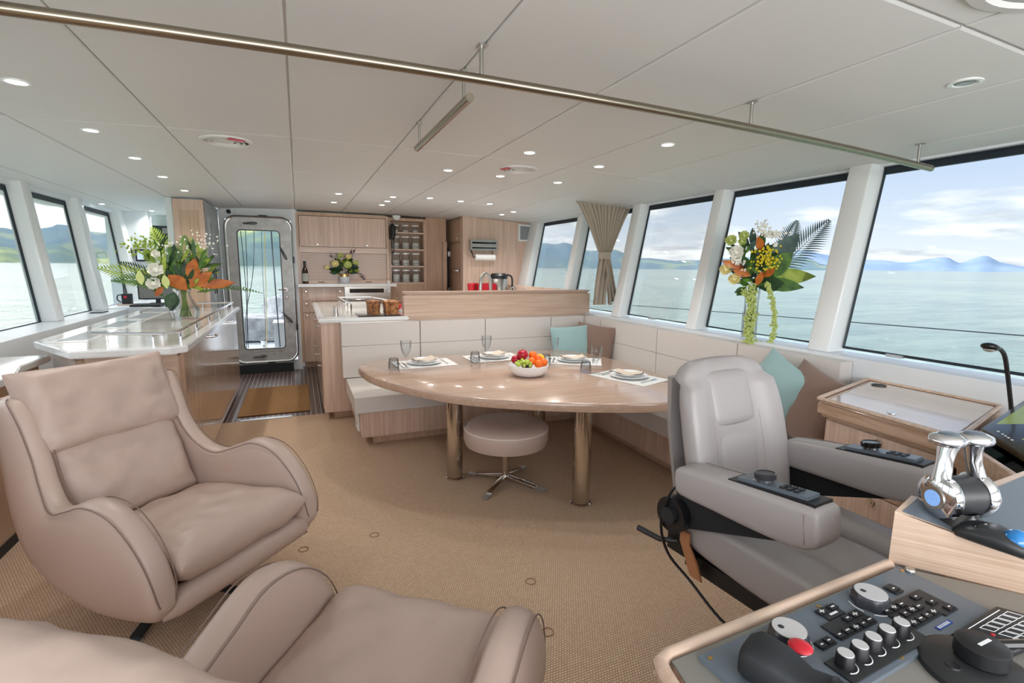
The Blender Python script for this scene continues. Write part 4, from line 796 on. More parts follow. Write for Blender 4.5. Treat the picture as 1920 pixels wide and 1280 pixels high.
# fruit bowl and fruit
FB = Vector((1.535, 3.30, .7015))
t = thing('fruit_bowl', 'white porcelain bowl heaped with fruit in the middle of the table', 'bowl', FB); build('shell', MB().lathe([(0, .001), (.085, .001), (.115, .012), (.142, .045), (.150, .082), (.1455, .083), (.136, .048), (.108, .02), (0, .012)], FB, 40), 'porcelain', t)
def fruit(nm, lab, cat, m_, off, r, sc=(1, 1, 1), grp='fruit in the white bowl'):
    c = FB + Vector(off); q = thing(nm, lab, cat, c, 0, grp); build('flesh', MB().ball(c, r, sc, 18, 12), m_, q); return q, c
fruit('orange', 'small orange on top of the pile, beside the red apple', 'orange', 'orange', (.030, -.01, .148), .031)
fruit('orange', 'small orange at the front of the bowl, centre', 'orange', 'orange', (.042, -.085, .098), .032)
fruit('orange', 'small orange touching the grapes in the middle', 'orange', 'orange', (.002, -.055, .115), .029)
fruit('orange', 'small orange in the middle of the pile, below the topmost one', 'orange', 'orange', (.062, -.03, .125), .031)
fruit('orange', 'small orange near the right rim under the lemon', 'orange', 'orange', (.095, -.055, .10), .031)
fruit('lemon', 'yellow lemon at the right rear of the bowl', 'lemon', 'lemon', (.095, .015, .118), .033, (1.25, 1, 1))
q, c = fruit('apple', 'dark red apple on top of the pile', 'apple', 'apple', (-.045, .01, .155), .041, (1, 1, .92)); build('stalk', MB().cyl(c+Vector((0, 0, .03)), c+Vector((.006, 0, .05)), .002), 'stem', q)
fruit('apple', 'second red apple mostly hidden at the left rear', 'apple', 'apple', (-.085, .04, .115), .036, (1, 1, .92)); fruit('plum', 'dark plum behind the topmost orange', 'plum', 'plum', (.055, .04, .138), .028); fruit('plum', 'dark plum low in the bowl, hidden under the fruit', 'plum', 'plum', (0, .03, .07), .04)
q = thing('grape_bunch', 'bunch of green grapes spilling over the left front of the bowl', 'grapes', FB+Vector((-.07, -.05, .10)), 0, 'fruit in the white bowl'); g0 = None
random.seed(3)
for k in range(34):
    a = random.random()*2*PI; rr = random.random()**.5; p = FB + Vector((-.068 + rr*.062*math.cos(a), -.055 + rr*.05*math.sin(a), .088 + .030*(1-rr*rr) + random.random()*.012))
    if g0 is None:
        g0 = build('grape', MB().ball(p, .0115, (1, 1, 1.1), 10, 8), 'grape', q); p0 = p.copy()
    else: c = g0.copy(); COL.objects.link(c); c.parent = q; c.location = p - p0
# ================================================================== SWIVEL LOUNGE CHAIRS (local x = across, y = forward)
def lounge_chair(loc, head, label, rec=0.0):
    rz = math.atan2(-head[0], head[1]); t = thing('lounge_chair', label, 'armchair', loc, rz, 'taupe leather swivel lounge chairs')
    Mw = Matrix.Translation(loc) @ Matrix.Rotation(rz, 4, 'Z')
    def bl(name, mb, m, parent=t, **k): return build(name, mb, m, parent, local=True, **k)
    # side shells: paired points on the upper curve (T) and the lower/back curve (Bc), (y, z, x centre, thickness)
    T = [(-.445, .955, .285, .040), (-.400, .940, .297, .046), (-.345, .85, .295, .045), (-.295, .73, .295, .044), (-.225, .625, .312, .045), (-.12, .570, .338, .05), (.01, .612, .350, .055), (.13, .655, .355, .056), (.26, .630, .352, .055), (.365, .535, .350, .052), (.430, .410, .350, .046), (.445, .30, .350, .036)]
    Bc = [(-.565, .935, .265, .04), (-.585, .87, .262, .045), (-.575, .74, .265, .05), (-.53, .58, .278, .055), (-.455, .43, .292, .06), (-.34, .285, .30, .065), (-.17, .20, .305, .07), (.01, .165, .308, .07), (.17, .17, .308, .065), (.31, .20, .315, .055), (.385, .235, .328, .05), (.42, .265, .340, .036)]
    rc = lambda y, z: (y - rec*max(0, z-.5), z - .22*rec*max(0, z-.5))
    T = [(*rc(a[0], a[1]), a[2], a[3]) if i < 6 else a for i, a in enumerate(T)]; Bc = [(*rc(a[0], a[1]), a[2], a[3]) if i < 6 else a for i, a in enumerate(Bc)]
    Ts = spline([(a[0], a[1], a[2]) for a in T], 4); Bs = spline([(a[0], a[1], a[2]) for a in Bc], 4)
    th = [a for a in T]; K = 20
    for sg in (-1, 1):
        rings = []; top_out, top_in = [], []
        for i in range(len(Ts)):
            f = i/(len(Ts)-1)*(len(T)-1); j = min(int(f), len(T)-2); u = f-j
            tt = T[j][3]*(1-u) + T[j+1][3]*u; tb_ = Bc[j][3]*(1-u) + Bc[j+1][3]*u
            e = min(1, min(i, len(Ts)-1-i)/3.0); e = 0.35 + 0.65*math.sqrt(max(0, 1-(1-e)**2))
            r = []
            for k in range(K):
                a = 2*PI*k/K; ca, sa = math.cos(a), math.sin(a)
                v = 0.5 + 0.5*math.copysign(abs(ca)**0.55, ca); s = math.copysign(abs(sa)**0.60, sa)
                y = Bs[i].x*(1-v) + Ts[i].x*v; z = Bs[i].y*(1-v) + Ts[i].y*v; xc = Bs[i].z*(1-v) + Ts[i].z*v
                bulge = 0.038*math.sin(PI*v)*math.sin(PI*min(1, i/len(Ts)*1.0))
                h = (tb_*(1-v) + tt*v)*e*s
                r.append((sg*(xc + bulge*(1 if s > 0 else .5) + h), y, z))
            rings.append(r)
            top_out.append((sg*(Ts[i].z + tt*e*.90), Bs[i].x*.03 + Ts[i].x*.97, Bs[i].y*.03 + Ts[i].y*.97)); top_in.append((sg*(Ts[i].z - tt*e*.90), Bs[i].x*.03 + Ts[i].x*.97, Bs[i].y*.03+Ts[i].y*.97))
        o = bl('side_shell', MB().loft(rings), 'leather_taupe', sharp=180)
        bl('piping', MB().tube(top_out[1:-1], .0024, 5).tube(top_in[1:-1], .0024, 5), 'seam', o)
    # back and bucket between the sides
    prof = [(-.535, .925), (-.565, .85), (-.56, .73), (-.515, .58), (-.44, .43), (-.33, .30), (-.17, .225), (0, .195), (.16, .20), (.30, .225)]
    pr = spline([(*rc(a, b), 0) for a, b in prof], 3)
    rings = []
    for i, p in enumerate(pr):
        d = (pr[min(i+1, len(pr)-1)] - pr[max(i-1, 0)]).normalized(); nrm = Vector((-d.y, d.x, 0))    # towards the sitter
        if nrm.x < 0 and nrm.y < 0: nrm = -nrm
        if i < 8 and nrm.x < 0: nrm = -nrm
        w = .29 + .03*min(1, i/len(pr)*1.6); r = []
        for k in range(13): x = -w + 2*w*k/12; b = .045*(1-(x/w)**2); r.append((x, p.x - nrm.x*(b+.03), p.y - nrm.y*(b+.03)))
        for k in range(12, -1, -1): x = -w + 2*w*k/12; r.append((x, p.x + nrm.x*.01, p.y + nrm.y*.01))
        rings.append(r)
    bl('back_shell', MB().loft(rings), 'leather_taupe', sharp=60)
    fr_ = MB(); fr_.tube([(-.345, .380, .268), (-.30, .392, .275), (0, .397, .278), (.30, .392, .275), (.345, .380, .268)], [.040, .052, .056, .052, .040], 14)
    bl('front_rail', fr_, 'leather_taupe', sharp=180)
    bl('piping', MB().tube([(-.33, .418, .232), (0, .43, .236), (.33, .418, .232)], .003, 5), 'seam')
    # cushions
    M = Matrix.Translation((0, .125, .375)) @ Matrix.Rotation(math.radians(7), 4, 'X')
    sc_ = bl('seat_cushion', MB().pillow(.60, .66, .20, 34, 4.5, M, .014, .02, 2, .40), 'leather_soft', sharp=80)
    M = Matrix.Translation((0, -.235, .585)) @ Matrix.Rotation(math.radians(76+14), 4, 'X') @ Matrix.Rotation(math.radians(16), 4, 'X')
    M = Matrix.Translation((0, -.325-rec*.06, .555)) @ Matrix.Rotation(math.radians(114), 4, 'X')
    bl('back_cushion', MB().pillow(.55, .42, .19, 34, 5, M, .012, .03, 5, .40), 'leather_soft', sharp=80)
    M = Matrix.Translation((0, -.415-rec*.38, .875-rec*.22)) @ Matrix.Rotation(math.radians(111) + rec*.8, 4, 'X')
    hp = bl('head_cushion', MB().pillow(.62, .37, .18, 34, 5, M, .014, .06, 8, .40), 'leather_soft', sharp=80)
    # four-star base
    st = MB().lathe([(0, .10), (.035, .10), (.035, .17), (.10, .18), (.10, .19), (0, .19)], (0, 0, 0), 16); bl('pedestal', st, 'black')
    for k in range(4):
        a = math.radians(20+90*k); dx, dy = math.cos(a), math.sin(a)
        Ml = Matrix.Rotation(a, 4, 'Z')
        g = MB().hexa([(0, -.022, .085), (.29, -.022, .018), (.29, .022, .018), (0, .022, .085)], [(0, -.022, .10), (.29, -.022, .030), (.29, .022, .030), (0, .022, .10)], .003)
        bmesh.ops.transform(g.bm, matrix=Ml, verts=g.bm.verts); o = bl('foot', g, 'black_soft')
        g = MB().prism([(.27, -.020), (.33, -.020), (.345, 0), (.33, .020), (.27, .020)], .004, .014, .0); bmesh.ops.transform(g.bm, matrix=Ml, verts=g.bm.verts); bl('glide', g, 'aluminium', o)
    return t
lounge_chair((-0.55, 2.49, 0), (.722, -.692), 'taupe leather swivel armchair by the bar, facing the middle of the room')
lounge_chair((0.045, 1.095, 0), (.625, .78), 'taupe leather swivel armchair cut off by the bottom edge, turned away', .13)
# stool
t = thing('round_stool', 'round taupe leather stool on a chrome star foot under the dining table', 'stool', (1.27, 3.08, 0))
build('seat', MB().lathe([(0, .285), (.25, .285), (.282, .297), (.292, .33), (.292, .385), (.286, .408), (.258, .43), (.13, .440), (0, .442)], (1.27, 3.08, 0), 48), 'leather_taupe', t)
build('piping', MB().lathe([(.286, .402), (.2925, .405), (.291, .411), (.284, .413)], (1.27, 3.08, 0), 48), 'stitch', t)
build('column', MB().cyl((1.27, 3.08, .03), (1.27, 3.08, .29), .028, seg=20), 'bronze_chrome', t)
for k in range(4):
    a = math.radians(-50+90*k); Ml = Matrix.Translation((1.27, 3.08, 0)) @ Matrix.Rotation(a, 4, 'Z')
    g = MB().hexa([(0, -.020, .045), (.24, -.020, .010), (.24, .020, .010), (0, .020, .045)], [(0, -.020, .062), (.24, -.020, .022), (.24, .020, .022), (0, .020, .062)], .003); bmesh.ops.transform(g.bm, matrix=Ml, verts=g.bm.verts); o = build('foot', g, 'chrome', t)
    g = MB().prism([(.23, -.020), (.30, -.020), (.31, 0), (.30, .020), (.23, .020)], .002, .012); bmesh.ops.transform(g.bm, matrix=Ml, verts=g.bm.verts); build('glide', g, 'aluminium', o)
# floor mat and carpet marks
t = thing('woven_mat', 'tan woven floor mat on the dark striped passage floor', 'mat', (-.28, 6.0, 0)); build('weave', MB().prism([(-.62, 5.42), (.05, 5.42), (.06, 6.66), (-.62, 6.66)], -.003, .006, .03, 3), 'mat_weave', t)
mk = [(702, 1003), (569, 1030), (995, 1090), (1027, 1185)]
for i, (x, y) in enumerate(mk):
    p = at(x, y, z=0); t = thing('floor_fastening', 'faint round fastening ring sunk in the carpet, %s' % ['farthest from the camera', 'beside the left armchair', 'in the middle of the open floor', 'beside the near armchair'][i], 'fastening', (p.x, p.y, 0), 0, 'rings in the carpet')
    build('ring', MB().tube([(p.x+.024*math.cos(a*PI/8), p.y+.024*math.sin(a*PI/8), .001) for a in range(16)], .003, 5, closed=True), 'carpet_mark', t)

# ================================================================== HELM CHAIR
HO = (1.50, 1.045, 0); HH = (.10, -.995); rz = math.atan2(-HH[0], HH[1])
t = thing('helm_chair', 'grey leather helm chair with control pads on both armrests', 'helm chair', HO, rz)
def hb(name, mb, m, parent=t, **k): return build(name, mb, m, parent, local=True, **k)
def rb(x0, x1, y0, y1, z0, z1, b, s=4, M=None): return MB().box(x0, x1, y0, y1, z0, z1, b, s, M)
# back: padded outline lofted upwards, reclined
def backring(z, w, y, dp, n=44):
    r = []
    for k in range(n):
        a = 2*PI*k/n; ca, sa = math.cos(a), math.sin(a); x = w*math.copysign(abs(ca)**.75, ca); u = abs(x)/w; q = min(1, max(0, (u-.45)/.30)); q = q*q*(3-2*q)
        yy = (dp*.80 + dp*.30*q)*abs(sa)**.5 if sa > 0 else -dp*1.0*abs(sa)**.5
        r.append((x, y + yy + .05*u*u*(.3 if z > 1.1 else 1), z))
    return r
bk = [(.50, .19, -.250, .040), (.53, .215, -.255, .055), (.65, .235, -.275, .058), (.80, .25, -.305, .060), (.95, .25, -.340, .058), (1.04, .242, -.365, .054), (1.10, .222, -.382, .048), (1.135, .195, -.392, .040), (1.155, .155, -.398, .026), (1.162, .11, -.400, .012)]
bs_ = spline([(a, b, c) for a, b, c, d in bk], 3); bd_ = spline([(a, d, 0) for a, b, c, d in bk], 3)
hb('backrest', MB().loft([backring(p.x, p.y, p.z, q.y) for p, q in zip(bs_, bd_)]), 'leather_grey', sharp=180)
def fy(z):
    for i in range(len(bs_)-1):
        if bs_[i+1].x >= z:
            u = (z-bs_[i].x)/max(1e-6, bs_[i+1].x-bs_[i].x); return (bs_[i].z*(1-u) + bs_[i+1].z*u) + (bd_[i].y*(1-u) + bd_[i+1].y*u)*.80
    return -.36
def padb(name, z0, z1, w, th):
    rings = []
    for i in range(13):
        f = i/12; z = z0 + (z1-z0)*f; e = (1-abs(2*f-1)**6)**.5; r = []
        for k in range(24):
            a = 2*PI*k/24; ca, sa = math.cos(a), math.sin(a); r.append((w*(.94+.06*e)*math.copysign(abs(ca)**.4, ca), fy(z) - .024 + th*(.55+.45*e)*math.copysign(abs(sa)**.6, sa), z))
        rings.append(r)
    return hb(name, MB().loft(rings), 'leather_grey', sharp=60)
padb('headrest', .925, 1.125, .122, .040); padb('lumbar_panel', .545, .918, .124, .034)
for s in (-1, 1): hb('seam', MB().tube([(s*.128, fy(z)+.012, z) for z in (.56, .65, .75, .85, .95, 1.05)], .0018, 4), 'seam')
hb('back_plate', MB().loft([[(x, y-.062+.05*(x/.2)**2*0, z) for x, y in ((-w, fy(z)-.07), (w, fy(z)-.07), (w*.9, fy(z)-.105), (-w*.9, fy(z)-.105))] for z, w in ((.50, .16), (.60, .2), (.9, .2), (1.08, .15))]), 'leather_grey')
# seat: centre pad and two raised bolsters rolling over the front
def pad(x0, x1, pts, name):
    n = 8; rings = []
    P_ = spline([(a, b, c) for a, b, c in pts], 4)
    for p in P_:
        r = []
        for k in range(20):
            a = 2*PI*k/20; ca, sa = math.cos(a), math.sin(a)
            r.append(((x0+x1)/2 + (x1-x0)/2*math.copysign(abs(ca)**.5, ca), p.x, p.y + p.z*math.copysign(abs(sa)**.6, sa)))
        rings.append(r)
    hb(name, MB().loft(rings), 'leather_grey', sharp=180)
pad(-.135, .135, [(-.24, .575, .02), (-.22, .575, .055), (-.05, .565, .065), (.12, .57, .068), (.22, .562, .07), (.28, .53, .065), (.31, .49, .045), (.318, .46, .015)], 'seat_pad')
for s in (-1, 1): pad(s*.20-.075, s*.20+.075, [(-.26, .60, .02), (-.245, .60, .07), (-.05, .585, .082), (.10, .58, .085), (.20, .57, .088), (.27, .53, .085), (.31, .48, .06), (.32, .45, .02)], 'seat_bolster')
hb('seat_shell', rb(-.24, .24, -.27, .26, .445, .50, .015, 2), 'black')
for s, sx in ((1, .285), (-1, -.285)):
    # arm bracket, disc and armrest
    hb('arm_bracket', MB().hexa([(sx-.012, -.27, .60), (sx+.012, -.27, .60), (sx+.012, .12, .745), (sx-.012, .12, .745)], [(sx-.012, -.27, .74), (sx+.012, -.27, .74), (sx+.012, .14, .765), (sx-.012, .14, .765)], .004), 'black_cloth')
    d = hb('pivot_disc', MB().cyl((sx, -.27, .655), (sx+s*.045, -.27, .655), .062, seg=28), 'black'); hb('dial', MB().cyl((sx+s*.045, -.27, .655), (sx+s*.06, -.27, .655), .030, seg=20), 'black_soft', d)
    a = [(-.245, .79, .028), (-.235, .79, .050), (-.10, .787, .060), (.05, .780, .066), (.16, .778, .066), (.215, .786, .054), (.228, .79, .03)]
    rings = []
    for p in spline(a, 3):
        r = []
        for k in range(20):
            q = 2*PI*k/20; ca, sa = math.cos(q), math.sin(q); r.append((sx + .055*math.copysign(abs(ca)**.33, ca)*(min(1, p.z/.045)**.4), p.x, p.y + p.z*math.copysign(abs(sa)**.42, sa)))
        rings.append(r)
    AT = Matrix.Translation((0, -.245, .79)) @ Matrix.Rotation(math.radians(6.5), 4, 'X') @ Matrix.Translation((0, .245, -.79))
    def hbt(n_, mb_, m_, p_=t, **k_):
        bmesh.ops.transform(mb_.bm, matrix=AT, verts=mb_.bm.verts); return hb(n_, mb_, m_, p_, **k_)
    ar = hbt('armrest', MB().loft(rings), 'leather_grey', sharp=60); hbt('side_seam', MB().tube([(sx+s*.054, .19, .74), (sx+s*.054, .19, .82)], .0015, 4), 'seam', ar); hbt('top_seam', MB().tube([(sx-.04, -.2, .847), (sx-.04, -.05, .846)], .0012, 4), 'seam', ar)
    cp = hbt('control_plate', rb(sx-.040, sx+.040, -.05, .212, .838, .848, .003, 2), 'black')
    ra = math.radians(0)
    pdx = hbt('control_pad', rb(sx-.028, sx+.028, -.025, .185, .848, .858, .004, 2), 'panel_blue')
    hbt('rotary_knob', MB().lathe([(0, .858), (.022, .858), (.020, .865), (.029, .867), (.030, .881), (.026, .884), (.024, .882), (0, .882)], (sx, .045, 0), 24), 'black_gloss' if s < 0 else 'knob_side', pdx)
    kb = MB()
    for i in range(2):
        for j in range(3): kb.box(sx-.018+i*.021, sx-.002+i*.021, .100+j*.020, .113+j*.020, .858, .862, .002, 1)
    hbt('button', kb, 'key', pdx); hbt('marking', MB().box(sx-.018, sx+.018, .016, .019, .8581, .8585).box(sx-.018, sx+.0, .024, .027, .8581, .8585), 'ink', pdx)
# levers, strap, cables, pedestal
hb('recline_lever', MB().tube([(.25, -.28, .53), (.31, -.33, .53), (.33, -.42, .535)], [.010, .010, .011], 8), 'black'); hb('lever_block', rb(.19, .27, -.33, -.22, .49, .56, .008, 2), 'black')
hb('lap_strap', MB().loft([[(.285, -.255, z), (.285, -.215, z), (.292, -.215, z), (.292, -.255, z)] for z in (.60, .56)] + [[(.275, -.25+.015, .50), (.275, -.20+.015, .50), (.283, -.20+.015, .50), (.283, -.25+.015, .50)], [(.265, -.22, .44), (.265, -.17, .44), (.272, -.17, .44), (.272, -.22, .44)]]), 'strap')
hb('mounting_rail', rb(.17, .20, -.25, .20, .41, .45, .004, 1), 'black'); hb('mounting_rail', rb(-.20, -.17, -.25, .20, .41, .45, .004, 1), 'black')
hb('cable', MB().tube(spline([(.31, -.22, .80), (.33, -.27, .74), (.34, -.30, .62), (.31, -.29, .50), (.27, -.22, .42), (.24, -.08, .33), (.20, .02, .35), (.17, .05, .42)], 6), .005, 6), 'black')
hb('slide_lever', MB().tube([(.16, .0, .41), (.22, .03, .34)], .009, 8), 'chrome'); hb('ball_grip', MB().ball((.235, -.03, .335), .013).ball((.255, .10, .305), .015).tube([(.22, .03, .34), (.235, -.03, .335)], .003, 5).tube([(.22, .03, .34), (.255, .10, .305)], .003, 5), 'black')
hb('turntable', MB().lathe([(0, .36), (.12, .36), (.125, .37), (.125, .39), (.11, .41), (0, .41)], (0, .02, 0), 28), 'black'); hb('turntable_ring', MB().lathe([(.122, .355), (.132, .358), (.132, .366), (.122, .368)], (0, .02, 0), 28), 'chrome')
hb('pedestal', MB().lathe([(.17, 0), (.17, .012), (.055, .03), (.05, .06), (.05, .36)], (0, .02, 0), 28), 'chrome')
hb('foot_clamp', MB().tube([(.10, .10, .36), (.12, .13, .27), (.13, .14, .22), (.16, .12, .14)], .008, 8), 'chrome')

# ================================================================== CHART DESK (oak, by the right windows)
A, D_ = (2.352, 1.635), (2.290, 1.029); Bq, Cq = (3.045, 1.83), (3.045, 1.222)
t = thing('chart_desk', 'oak chart desk with flat lid and drawers beside the right settee', 'desk', (2.7, 1.45, 0))
build('body', MB().prism([(2.375, 1.60), (2.318, 1.04), (3.03, 1.20), (3.03, 1.80)], 0.06, 0.775, .006), 'oak_z', t)
build('top_frame', MB().prism([A, D_, Cq, Bq], 0.778, 0.862, .018, 3), 'oak_pale_y', t)
build('lid', MB().prism([(2.385, 1.60), (2.33, 1.055), (3.0, 1.222), (3.0, 1.785)], 0.861, 0.867, .01), 'oak_lid', t)
r_ = MB(); 
for p, q in ((A, D_), (D_, Cq), (Cq, Bq), (Bq, A)): r_.tube([(*p, .866), (*q, .866)], .010, 6)
build('raised_edge', r_, 'oak_pale_x', t)
build('cable_port', MB().lathe([(0, .867), (.035, .867), (.035, .872), (.028, .872), (.026, .869), (0, .869)], (2.93, 1.70, 0), 22), 'black', t)
build('lid_catch', MB().lathe([(0, .867), (.018, .867), (.016, .872), (.008, .872), (0, .870)], (2.41, 1.33, 0), 18), 'chrome', t)
fx = lambda y, o=0: 2.318 + (y-1.04)/(1.60-1.04)*(2.375-2.318) - o
for z0, z1, ky in ((.50, .768, at(1640, 828, x=2.34).z), (.27, .493, at(1628, 938, x=2.34).z), (.08, .263, .20)):
    for y0, y1 in ((1.10, 1.59),):
        d = build('drawer', MB().hexa([(fx(y0, .012), y0, z0), (fx(y1, .012), y1, z0), (fx(y1, -.005), y1, z0), (fx(y0, -.005), y0, z0)], [(fx(y0, .012), y0, z1), (fx(y1, .012), y1, z1), (fx(y1, -.005), y1, z1), (fx(y0, -.005), y0, z1)], .003), 'oak_z', t)
        build('ring_pull', MB().cyl((fx(1.33, .014), 1.33, ky), (fx(1.33, .022), 1.33, ky), .017, seg=18).cyl((fx(1.33, .020), 1.33, ky), (fx(1.33, .026), 1.33, ky), .009, seg=12), 'bronze_chrome', d)
# open oak tray between desk and monitor
t = thing('oak_tray', 'open oak tray with a clear perspex sheet, between desk and helm console', 'tray', (2.3, .85, .78))
def wl_(p, q, z0, z1, th, name='side', m='oak_pale_y'):
    p, q = Vector(p), Vector(q); d = (q-p).normalized(); n_ = Vector((-d.y, d.x))*th/2
    return build(name, MB().hexa([(*(p-n_), z0), (*(q-n_), z0), (*(q+n_), z0), (*(p+n_), z0)], [(*(p-n_), z1), (*(q-n_), z1), (*(q+n_), z1), (*(p+n_), z1)], .003), m, t)
wl_((2.285, 1.02), (1.985, .70), .76, .872, .022); wl_((2.485, 1.05), (2.32, .82), .74, .868, .022); wl_((2.30, 1.03), (2.485, 1.05), .76, .868, .018)
wl_((2.35, .86), (2.12, .60), .74, .868, .022); build('floor', MB().prism([(2.28, 1.01), (1.98, .69), (2.14, .60), (2.48, 1.03)], .74, .752), 'oak_pale_y', t)
build('sheet', MB().hexa([(2.29, .985, .80), (2.05, .70, .80), (2.12, .66, .862), (2.40, .985, .862)], [(2.29, .985, .803), (2.05, .70, .803), (2.12, .66, .865), (2.40, .985, .865)]), 'perspex', t)
t = thing('oak_console_side', 'oak side cabinet below the tray, joining desk and helm console', 'cabinet', (2.1, .8, 0)); build('body', MB().prism([(2.32, 1.03), (2.0, .70), (1.85, .35), (2.9, .3), (3.03, 1.19)], 0.0, .755), 'oak_z', t)
# chart plotter at the right edge
t = thing('chart_plotter', 'black framed chart plotter screen with an olive display, at the right edge', 'monitor', (2.55, .9, .87))
c0, c1, c2, c3 = at(1840, 802, y=1.0), at(1922, 748, y=1.08), at(2010, 800, y=.82), at(1922, 852, y=.80)
nn = (c1-c0).cross(c3-c0).normalized(); nn = nn if nn.dot(CAM-c0) > 0 else -nn
def qd(u, v, o=0): return (c0*(1-u)+c1*u)*(1-v) + (c3*(1-u)+c2*u)*v + nn*o
build('case', MB().hexa([qd(0, 0, -.03), qd(1, 0, -.03), qd(1, 1, -.03), qd(0, 1, -.03)], [qd(0, 0), qd(1, 0), qd(1, 1), qd(0, 1)], .004), 'screen_dark', t)
build('display', MB().quad(qd(.22, .12, .001), qd(.98, .12, .001), qd(.98, .80, .001), qd(.22, .80, .001)), 'screen_olive', t)
bt = MB()
for v in (.30, .40, .47, .54, .62): bt.ball(qd(.10, v, .002), .0045, (1, 1, .4), 8, 5)
build('button', bt, 'ink', t)
build('support', MB().hexa([(2.40, 1.04, .755), (2.95, 1.15, .755), (2.9, .70, .755), (2.45, .70, .755)], [(2.40, 1.04, .86), (2.95, 1.15, .86), (2.9, .70, .84), (2.45, .70, .80)], .004), 'oak_pale_y', t)
t = thing('gooseneck_lamp', 'black gooseneck reading lamp with a small oval head, at the right edge', 'lamp', (2.90, 1.15, .87)); G = [at(1896, 770, y=1.15), at(1893, 735, y=1.15), at(1889, 700, y=1.15), at(1884, 668, y=1.15), at(1876, 655, y=1.15), at(1866, 650, y=1.15)]
build('neck', MB().tube(spline([tuple(G[0]-Vector((0, 0, .06)))] + [tuple(g) for g in G], 5), .009, 8), 'black', t); hd_ = at(1857, 650, y=1.15); build('head', MB().ball(hd_, .042, (1.0, .75, .42), 18, 10, Matrix.Rotation(.2, 3, 'Y').to_4x4()), 'black_gloss', t); build('lens', MB().ball(hd_-Vector((0, 0, .010)), .030, (1.0, .75, .42), 14, 8), 'aluminium', t)
build('base', MB().cyl(G[0]-Vector((0, 0, .07)), G[0]-Vector((0, 0, .05)), .022), 'black', t)

# ================================================================== HELM CONSOLE (foreground)
ZC = 0.88
t = thing('helm_console', 'oak edged helm console with a grey control surface in the near right corner', 'console', (1.0, .3, 0))
K0 = (.500, .572); K1 = (1.136, .598); K2 = (1.268, .428)
outl = [(.50, .572), (1.136, .598), (1.268, .428), (1.45, .20), (1.45, -.35), (.36, -.35), (.39, 0.10)]
build('body', MB().prism([(.53, .55), (1.13, .575), (1.9, .3), (1.9, -.35), (.40, -.35), (.42, .10)], 0.0, ZC-.05, .02), 'oak_z', t)
build('rim', MB().prism([(.497, .575), (1.145, .601), (1.5, .22), (1.5, -.35), (.37, -.35), (.40, .10)], ZC-.05, ZC, .025, 5), 'oak_pale_x', t)
build('rim_lip', MB().tube([(.37, -.35, ZC-.006), (.40, .10, ZC-.006), (.497, .545, ZC-.006), (.505, .566, ZC-.006), (.527, .574, ZC-.006), (1.14, .598, ZC-.006)], .012, 10), 'oak_pale_x', t)
build('surface', MB().prism([(.517, .557), (1.136, .580), (1.45, .22), (1.45, -.33), (.392, -.33), (.42, .10)], ZC-.002, ZC+.0012, .018, 4), 'panel_grey', t)
# upper wooden pod
t = thing('throttle_pod', 'pale oak box on the helm console that carries throttle and trackball', 'console', (1.4, .4, ZC))
pa = Vector((1.136, .598)); pb = Vector((1.268, .428)); dirb = (pb-pa).normalized()
top = lambda x, y: 1.0 + .29*(min(y, .66)-.607)
pc = pa + dirb*.62; ring2 = [pa, pc, Vector((2.05, .2)), Vector((2.05, .62)), Vector((1.50, .60)), Vector((1.335, .545)), Vector((1.235, .622))]
lo = [(p.x, p.y, ZC+.0014) for p in ring2]; hi = [(p.x, p.y, top(*p)) for p in ring2]
build('box', MB().hexa(lo, hi, .004), 'oak_face', t)
def ins(k): c = Vector((1.55, .42)); return [p + (c-p).normalized()*k for p in ring2]
build('deck', MB().hexa([(p.x, p.y, top(*p)+.0002) for p in ins(.016)], [(p.x, p.y, top(*p)+.0015) for p in ins(.016)]), 'panel_blue', t)
# radar keyboard on the console
U = Vector((.9985, -.0 + .055, 0)); U = Vector((.9985, .055, 0)).normalized(); V_ = Vector((.055, -.9985, 0)).normalized(); O0 = Vector((.559, .541, ZC+.001))
def pix(px, py, dz=.010):
    return at(px, py, z=O0.z+dz)
MK = Matrix(((U.x, V_.x, 0, O0.x), (U.y, V_.y, 0, O0.y), (0, 0, 1, O0.z), (0, 0, 0, 1)))
def loc(px, py, dz=.010):
    p = MK.inverted() @ pix(px, py, dz); return p.x, p.y
t = thing('radar_keyboard', 'wide blue-grey radar control panel with five black knobs on the console', 'control panel', O0)
def kbuild(n, mb, m, p): bmesh.ops.transform(mb.bm, matrix=MK, verts=mb.bm.verts); bmesh.ops.recalc_face_normals(mb.bm, faces=mb.bm.faces); return build(n, mb, m, p)
kbuild('plate', MB().box(0, .568, 0, .150, 0, .008, .003, 2), 'panel_blue', t)
for x, y in ((.012, .012), (.556, .012), (.29, .142), (.29, .008), (.14, .010)): kbuild('screw', MB().cyl((x, y, .008), (x, y, .0092), .004, seg=10), 'brass', t)
def block(c, w, h, name='key_block', th=.003, m='panel_dark'):
    x, y = c; return kbuild(name, MB().box(x-w/2, x+w/2, y-h/2, y+h/2, .008, .008+th, .001, 1), m, t)
def keyat(px, py, blk, w=.019, h=.012, mark=1, z=.011):
    x, y = loc(px, py, .013); k = kbuild('key', MB().box(x-w/2, x+w/2, y-h/2, y+h/2, z, z+.003, .001, 1), 'key', blk)
    if mark:
        mw = (.009, .006, .011)[mark % 3]; x0 = x-mw/2
        mm = MB(); mm.box(x0, x0+mw, y-.0012, y+.0012, z+.003, z+.0033)
        if mark == 2: mm.box(x-.0012, x+.0012, y-.004, y+.004, z+.003, z+.0033)
        kbuild('marking', mm, 'ink', t)
